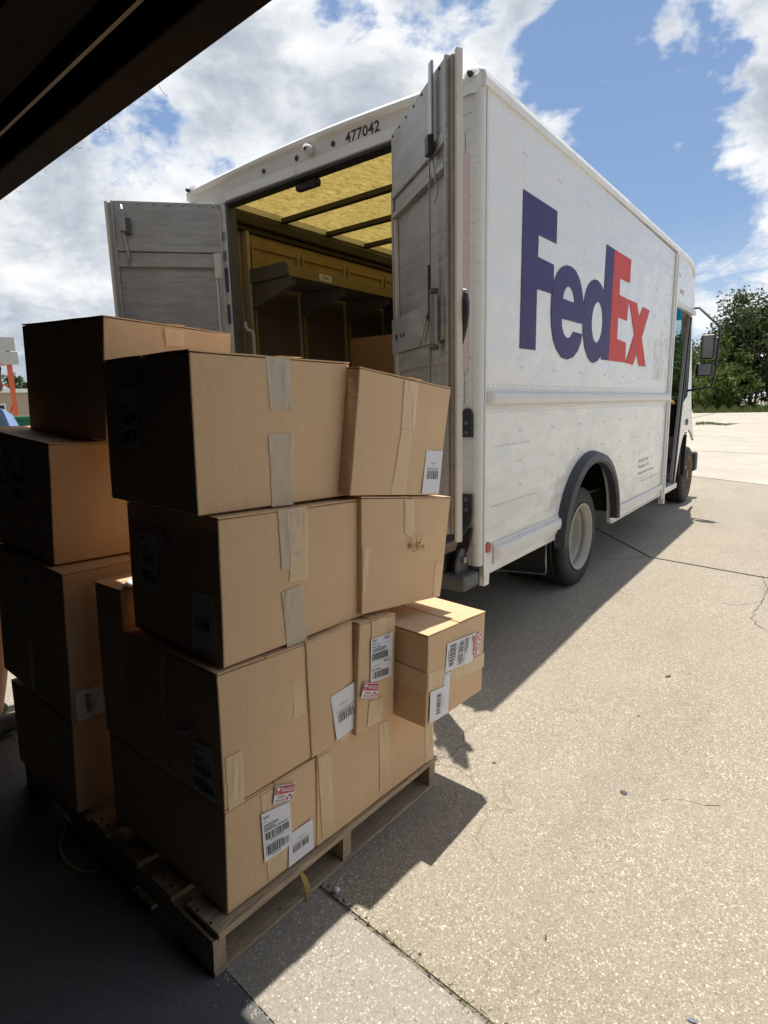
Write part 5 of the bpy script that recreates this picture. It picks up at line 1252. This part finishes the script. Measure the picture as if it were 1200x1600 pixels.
for (pxx, dist, h, rad, lm_, lab, sd, nl) in (
    (1172, 62, 10.2, 4.3, 'leaf_dark', 'tall dark green tree at the right edge beyond the lot', 1, 15000),
    (1150, 64, 8.2, 2.9, 'leaf_dark', 'dark green tree just left of the tallest one at the right edge', 2, 9000),
    (1122, 60, 6.6, 2.0, 'leaf_light', 'light green tree seen behind the van mirrors', 3, 7000),
    (1212, 66, 10.5, 4.0, 'leaf_dark', 'dark tree cut by the right edge of the photo', 4, 9000),
    (1078, 66, 5.6, 2.2, 'leaf_light', 'tree seen through the van windshield', 5, 8000),
    (1052, 70, 8.0, 3.4, 'leaf_dark', 'darker tree seen through the open cab door', 6, 8000),
    (1128, 58, 4.0, 2.0, 'leaf_light', 'low yellowish bush in front of the dark trees', 7, 5000),
    (1020, 72, 9, 4, 'leaf_dark', 'tree hidden mostly behind the van front', 8, 6000)):
    x, y = far((pxx, 620), dist); tree('broadleaf_tree' if h > 5 else 'bush', (x, y, fz(x, y)), h, rad, lm_, lab, 'tree' if h > 5 else 'bush', sd, nl, ls=0.20, zc=.50)
# grass verge
b = MB(); rg = random.Random(9)
pa = far((1085, 620), 54); pb = far((1230, 620), 54); pa2 = far((1085, 620), 60); pb2 = far((1230, 620), 60)
for k in range(9000):
    t = rg.random(); s = rg.random(); x = pa[0]+(pb[0]-pa[0])*t+(pa2[0]-pa[0])*s; y = pa[1]+(pb[1]-pa[1])*t+(pa2[1]-pa[1])*s; z = fz(x, y)
    hh = rg.uniform(.2, .75)*(.5+.5*math.sin(t*23)**2); wv_ = rg.uniform(.02, .05); a = rg.uniform(0, 3.14)
    b.v += [(x-wv_*math.cos(a), y-wv_*math.sin(a), z), (x+wv_*math.cos(a), y+wv_*math.sin(a), z), (x+rg.uniform(-.1, .1), y+rg.uniform(-.1, .1), z+hh)]; n0 = len(b.v); b.f.append((n0-3, n0-2, n0-1))
for k in range(1100):
    t = rg.betavariate(1.2, 2.2); s = rg.gauss(.5, .16+.25*(1-t)); d_ = 35.5+s*2.2+0.8*math.sin(t*7); q = far((1090+t*70, 620), d_); x, y = q; z = fz(x, y)+.03
    hh = rg.uniform(.02, .07); wv_ = rg.uniform(.01, .03); a = rg.uniform(0, 3.14)
    b.v += [(x-wv_*math.cos(a), y-wv_*math.sin(a), z), (x+wv_*math.cos(a), y+wv_*math.sin(a), z), (x, y, z+hh)]; n0 = len(b.v); b.f.append((n0-3, n0-2, n0-1))
me = bpy.data.meshes.new('grass'); me.from_pydata(b.v, [], b.f); tag(link('grass', me, 'grass_blade'), 'ragged green grass along the far edge of the lot', 'grass', kind='stuff')
# low building behind the trees on the right
def house(px_, dist, wdt, dep, h, mat, roofm, lab, rot=0, name='low_building', windows=2):
    x, y = far(px_, dist); r = empty(name, (x, y, fz(x, y))); r.rotation_euler.z = rot; tag(r, lab, 'building')
    m = MB(); m.box(-wdt/2, wdt/2, 0, dep, 0, h); m.build('wall', mat, r)
    m = MB(); m.box(-wdt/2-.3, wdt/2+.3, -.3, dep+.3, h+.005, h+.25); m.build('roof', roofm, r)
    for k in range(windows):
        xc = -wdt/2+wdt*(k+.5)/windows; m = MB(); m.box(xc-.7, xc+.7, -.05, -.002, h*.3, h*.75); wn = m.build('window', 'white_roof', r)
        m = MB(); m.box(xc-.6, xc+.6, -.07, -.051, h*.34, h*.71); m.build('pane', 'cab_black', wn)
    return r
house((1112, 620), 72, 5.0, 6, 3.2, 'brown_wall', 'white_roof', 'brown walled shed between the van mirrors and the dark trees', .25, windows=0)
house((1092, 620), 70, 2.2, 3, 3.4, 'white_roof', 'white_roof', 'pale shed wall beside the brown shed', .25, windows=1)
# left background: orange sign post, green bins, stalls
sx, sy = far((24, 640), 16); z = fz(sx, sy)
sg_ = empty('sign_post', (sx, sy, z)); tag(sg_, 'orange steel post carrying grey panels at the left edge', 'sign post'); dv = Vector((CO.x-sx, CO.y-sy, 0)).normalized(); rv = Vector((-dv.y, dv.x, 0)); sg_.rotation_euler.z = math.atan2(rv.y, rv.x)
k = 16/CAM[6]
m = MB(); m.box(-.055, .055, -.055, .055, 0, 3.10); m.build('post', 'orange_paint', sg_, bevel=.01)
for i, (x0, x1, z0, z1) in enumerate(((-.36, .16, 2.92, 3.22), (-.36, .19, 2.62, 2.90), (-.95, -.38, 2.92, 3.22), (-.95, -.38, 2.62, 2.90))):
    m = MB(); m.box(x0, x1, -.13, -.09, z0, z1); m.build('sign_panel', 'panel_grey', sg_, bevel=.005)
m = MB(); m.box(-.42, -.07, -.085, .0, 2.60, 2.65); m.box(-.42, -.07, -.085, .0, 2.86, 2.91); m.box(-.27, -.07, -.02, .02, 2.15, 2.19); m.tube([(-.45, 0, .9), (-.05, 0, 1.7)], .035, 6); m.build('bracket', 'orange_paint', sg_)
bx_, by_ = far((14, 650), 9.5); z = fz(bx_, by_)
gb = empty('green_bin', (bx_, by_, z)); gb.rotation_euler.z = math.atan2(rv.y, rv.x); tag(gb, 'large dark green slatted bin behind the person at the left edge', 'bin')
m = MB(); m.box(-1.6, .9, 0, 1.6, 0, 1.40); m.build('bin_body', 'green_plastic', gb, bevel=.02)
for kk in range(6):
    m = MB(); m.box(-1.62, .92, -.035, -.002, .12+kk*.23, .26+kk*.23); m.build('slat', 'green_plastic', gb, bevel=.01)
m = MB(); m.box(-1.64, .94, -.06, 1.62, 1.402, 1.46); m.build('rim', 'green_plastic', gb, bevel=.02)
cx_, cy_ = far((30, 660), 7.5); z = fz(cx_, cy_); rk = empty('black_crate_rack', (cx_, cy_, z)); rk.rotation_euler.z = math.atan2(rv.y, rv.x); tag(rk, 'black slatted rack in front of the green bin', 'rack')
m = MB(); m.box(-.35, .35, 0, .4, 0, .9); m.build('rack_body', 'black_metal', rk)
for kk in range(7):
    m = MB(); m.box(-.34+kk*.1, -.30+kk*.1, -.03, -.002, .85, 1.22); m.build('slat', 'black_metal', rk)
m = MB(); m.box(-.36, .36, -.04, .4, .9, .905+.02); m.build('rack_top', 'black_metal', rk)
house((-10, 640), 45, 14, 8, 2.7, 'tan_wall', 'white_roof', 'long pale roofed shed far behind the orange post', math.atan2(rv.y, rv.x), windows=5)
house((40, 640), 60, 10, 8, 2.9, 'tan_wall', 'brown_wall', 'tan shed farther right beyond the orange post', math.atan2(rv.y, rv.x), windows=4)
x, y = far((30, 640), 70); tree('broadleaf_tree', (x, y, fz(x, y)), 5.0, 1.3, 'leaf_dark', 'small round tree above the shed roof at the left edge', 'tree', 21, 2500, .2)
for i_, (pxx, dd_, h_) in enumerate(((-120, 60, 7), (250, 75, 6), (420, 80, 7), (620, 85, 7))):
    x, y = far((pxx, 640), dd_); tree('broadleaf_tree', (x, y, fz(x, y)), h_, 4, 'leaf_dark', ['tree beyond the sheds outside the left edge', 'tree behind the left door of the van', 'tree hidden behind the van cargo area', 'tree hidden behind the van body'][i_], 'tree', 30+i_, 3000, .3)

# ------------------------------------------------------------------ person at the left edge
def skin_mesh(name, joints, edges, mat, parent, sub=2, root=0):
    me = bpy.data.meshes.new(name); me.from_pydata([j[0] for j in joints], edges, []); me.update()
    o = bpy.data.objects.new(name, me); COL.objects.link(o)
    sk = o.modifiers.new('skin', 'SKIN'); sk.use_smooth_shade = True
    for i, j in enumerate(joints):
        r = j[1] if isinstance(j[1], tuple) else (j[1], j[1]); me.skin_vertices[0].data[i].radius = r
        me.skin_vertices[0].data[i].use_root = (i == root)
    ss = o.modifiers.new('sub', 'SUBSURF'); ss.levels = sub; ss.render_levels = sub
    dg = bpy.context.evaluated_depsgraph_get(); dg.update(); nm = bpy.data.meshes.new_from_object(o.evaluated_get(dg))
    bpy.data.objects.remove(o); nm.name = name; nm.materials.clear()
    return link(name, nm, mat, parent, True)
pw = TB@Vector((-1.76, .13, 0)); per = empty('person', (pw.x, pw.y, gz(pw.x, pw.y)-.0)); per.rotation_euler.z = math.radians(88)
tag(per, 'person in light blue shirt and black shoes stooping behind the boxes', 'person')
# local: +x forward (towards the boxes), z up
body = [((-.10, 0, .90), (.13, .17)), ((-.06, 0, 1.08), (.12, .16)), ((.02, 0, 1.25), (.13, .18)), ((.04, 0, 1.37), (.09, .12)), ((.07, .01, 1.43), .052), ((.09, .02, 1.50), .055),
        ((-.09, .10, .84), .095), ((-.06, .10, .48), .062), ((-.10, .10, .30), .058), ((-.12, .10, .09), .038),
        ((-.09, -.10, .84), .095), ((.00, -.10, .48), .062), ((-.02, -.10, .30), .058), ((-.05, -.10, .09), .038),
        ((.09, .19, 1.35), .062), ((.12, .24, 1.10), .045), ((.30, .20, .95), .036), ((.38, .19, .90), .028),
        ((.09, -.19, 1.35), .062), ((.10, -.36, 1.20), .045), ((.16, -.40, 1.03), .036), ((.18, -.41, .97), .028)]
ed = [(0, 1), (1, 2), (2, 3), (3, 4), (4, 5), (0, 6), (6, 7), (7, 8), (8, 9), (0, 10), (10, 11), (11, 12), (12, 13), (3, 14), (14, 15), (15, 16), (16, 17), (3, 18), (18, 19), (19, 20), (20, 21)]
bdy = skin_mesh('body', body, ed, 'skin', per)
shirt = [((-.11, 0, .84), (.17, .20)), ((-.07, 0, 1.08), (.16, .19)), ((.02, 0, 1.26), (.165, .205)), ((.04, 0, 1.375), (.115, .15)), ((.06, 0, 1.42), .07), ((.09, .20, 1.355), .085), ((.12, .25, 1.10), .068), ((.18, .24, 1.03), .06), ((.09, -.20, 1.365), .085), ((.10, -.36, 1.235), .072), ((.12, -.38, 1.16), .062)]
skin_mesh('shirt', shirt, [(0, 1), (1, 2), (2, 3), (3, 4), (3, 5), (5, 6), (6, 7), (3, 8), (8, 9), (9, 10)], 'shirt_blue', per)
skin_mesh('shorts', [((-.10, 0, .90), (.155, .185)), ((-.09, .10, .80), .12), ((-.07, .10, .58), .10), ((-.09, -.10, .80), .12), ((-.03, -.10, .58), .10)], [(0, 1), (1, 2), (0, 3), (3, 4)], 'shorts', per)
# head with face, ears and hair
bm = bmesh.new(); bmesh.ops.create_uvsphere(bm, u_segments=28, v_segments=20, radius=1)
for v in bm.verts:
    x, y, z = v.co; w_ = 1-.22*max(0, -z); nose = .16*math.exp(-((y/.14)**2+((z+.12)/.22)**2)) if x > .5 else 0; eye = -.05*(math.exp(-(((abs(y)-.36)/.14)**2+((z-.06)/.10)**2))) if x > .4 else 0; chin = .08*math.exp(-((z+.8)/.3)**2) if x > 0 else 0
    mouth = -.03*math.exp(-((y/.25)**2+((z+.45)/.04)**2)) if x > .4 else 0
    v.co = Vector(((x+nose+eye+chin+mouth)*.098, y*w_*.076, z*.118))
me = bpy.data.meshes.new('head'); bm.to_mesh(me); bm.free(); hd = link('head', me, 'skin', per, True); hd.location = (.115, .05, 1.575); hd.rotation_euler.y = .35
for sgn in (-1, 1):
    m = MB(); m.tube([(0, sgn*.074, .03), (-.01, sgn*.088, .015), (-.008, sgn*.084, -.035)], [.012, .016, .007], 8); m.build('ear', 'skin', hd, True)
bm = bmesh.new(); bmesh.ops.create_uvsphere(bm, u_segments=28, v_segments=20, radius=1)
for v in bm.verts: v.co = Vector((v.co.x*.106-.012, v.co.y*.084, v.co.z*.118+.018)); v.co += Vector((0, 0, 0))+.006*Vector(mnoise.noise_vector(v.co*45))
bmesh.ops.bisect_plane(bm, geom=bm.verts[:]+bm.edges[:]+bm.faces[:], plane_co=(.045, 0, .02), plane_no=(.75, 0, -.65), clear_outer=True)
me = bpy.data.meshes.new('hair'); bm.to_mesh(me); bm.free(); link('hair', me, 'hair', hd, True)
for sgn, wx, wz in ((1, .38, .90), (-2.16, .18, .965)):      # hands: palm and five bent fingers
    o = Vector((wx, sgn*.19, wz)); jj = [(tuple(o), (.022, .030)), (tuple(o+Vector((.05, 0, -.015))), (.018, .036)), (tuple(o+Vector((.085, 0, -.03))), (.014, .036))]; h_ = skin_mesh('hand', jj, [(0, 1), (1, 2)], 'skin', per, 1)
    for k, (dy_, L) in enumerate(((-.030, .062), (-.010, .075), (.010, .070), (.029, .055))):
        p = o+Vector((.085, dy_, -.03)); m = MB(); m.tube([p, p+Vector((L*.45, 0, -.012)), p+Vector((L*.8, 0, -.035)), p+Vector((L*.85, 0, -.058))], [.009, .0085, .008, .006], 8); m.build('finger', 'skin', per, True)
    p = o+Vector((.03, -sgn*.03, -.01)); m = MB(); m.tube([p, p+Vector((.025, -sgn*.03, -.01)), p+Vector((.05, -sgn*.035, -.03))], [.012, .010, .007], 8); m.build('thumb', 'skin', per, True)
for y_, x_ in ((.10, -.12), (-.10, -.05)):
    sh_ = skin_mesh('shoe', [((x_-.04, y_, .048), (.046, .045)), ((x_+.04, y_, .050), (.048, .046)), ((x_+.13, y_, .040), (.048, .036)), ((x_+.19, y_, .034), (.040, .028)), ((x_-.01, y_, .10), (.048, .048))], [(0, 1), (1, 2), (2, 3), (0, 4)], 'shoe_black', per, 2)
print('objects', len(bpy.data.objects))
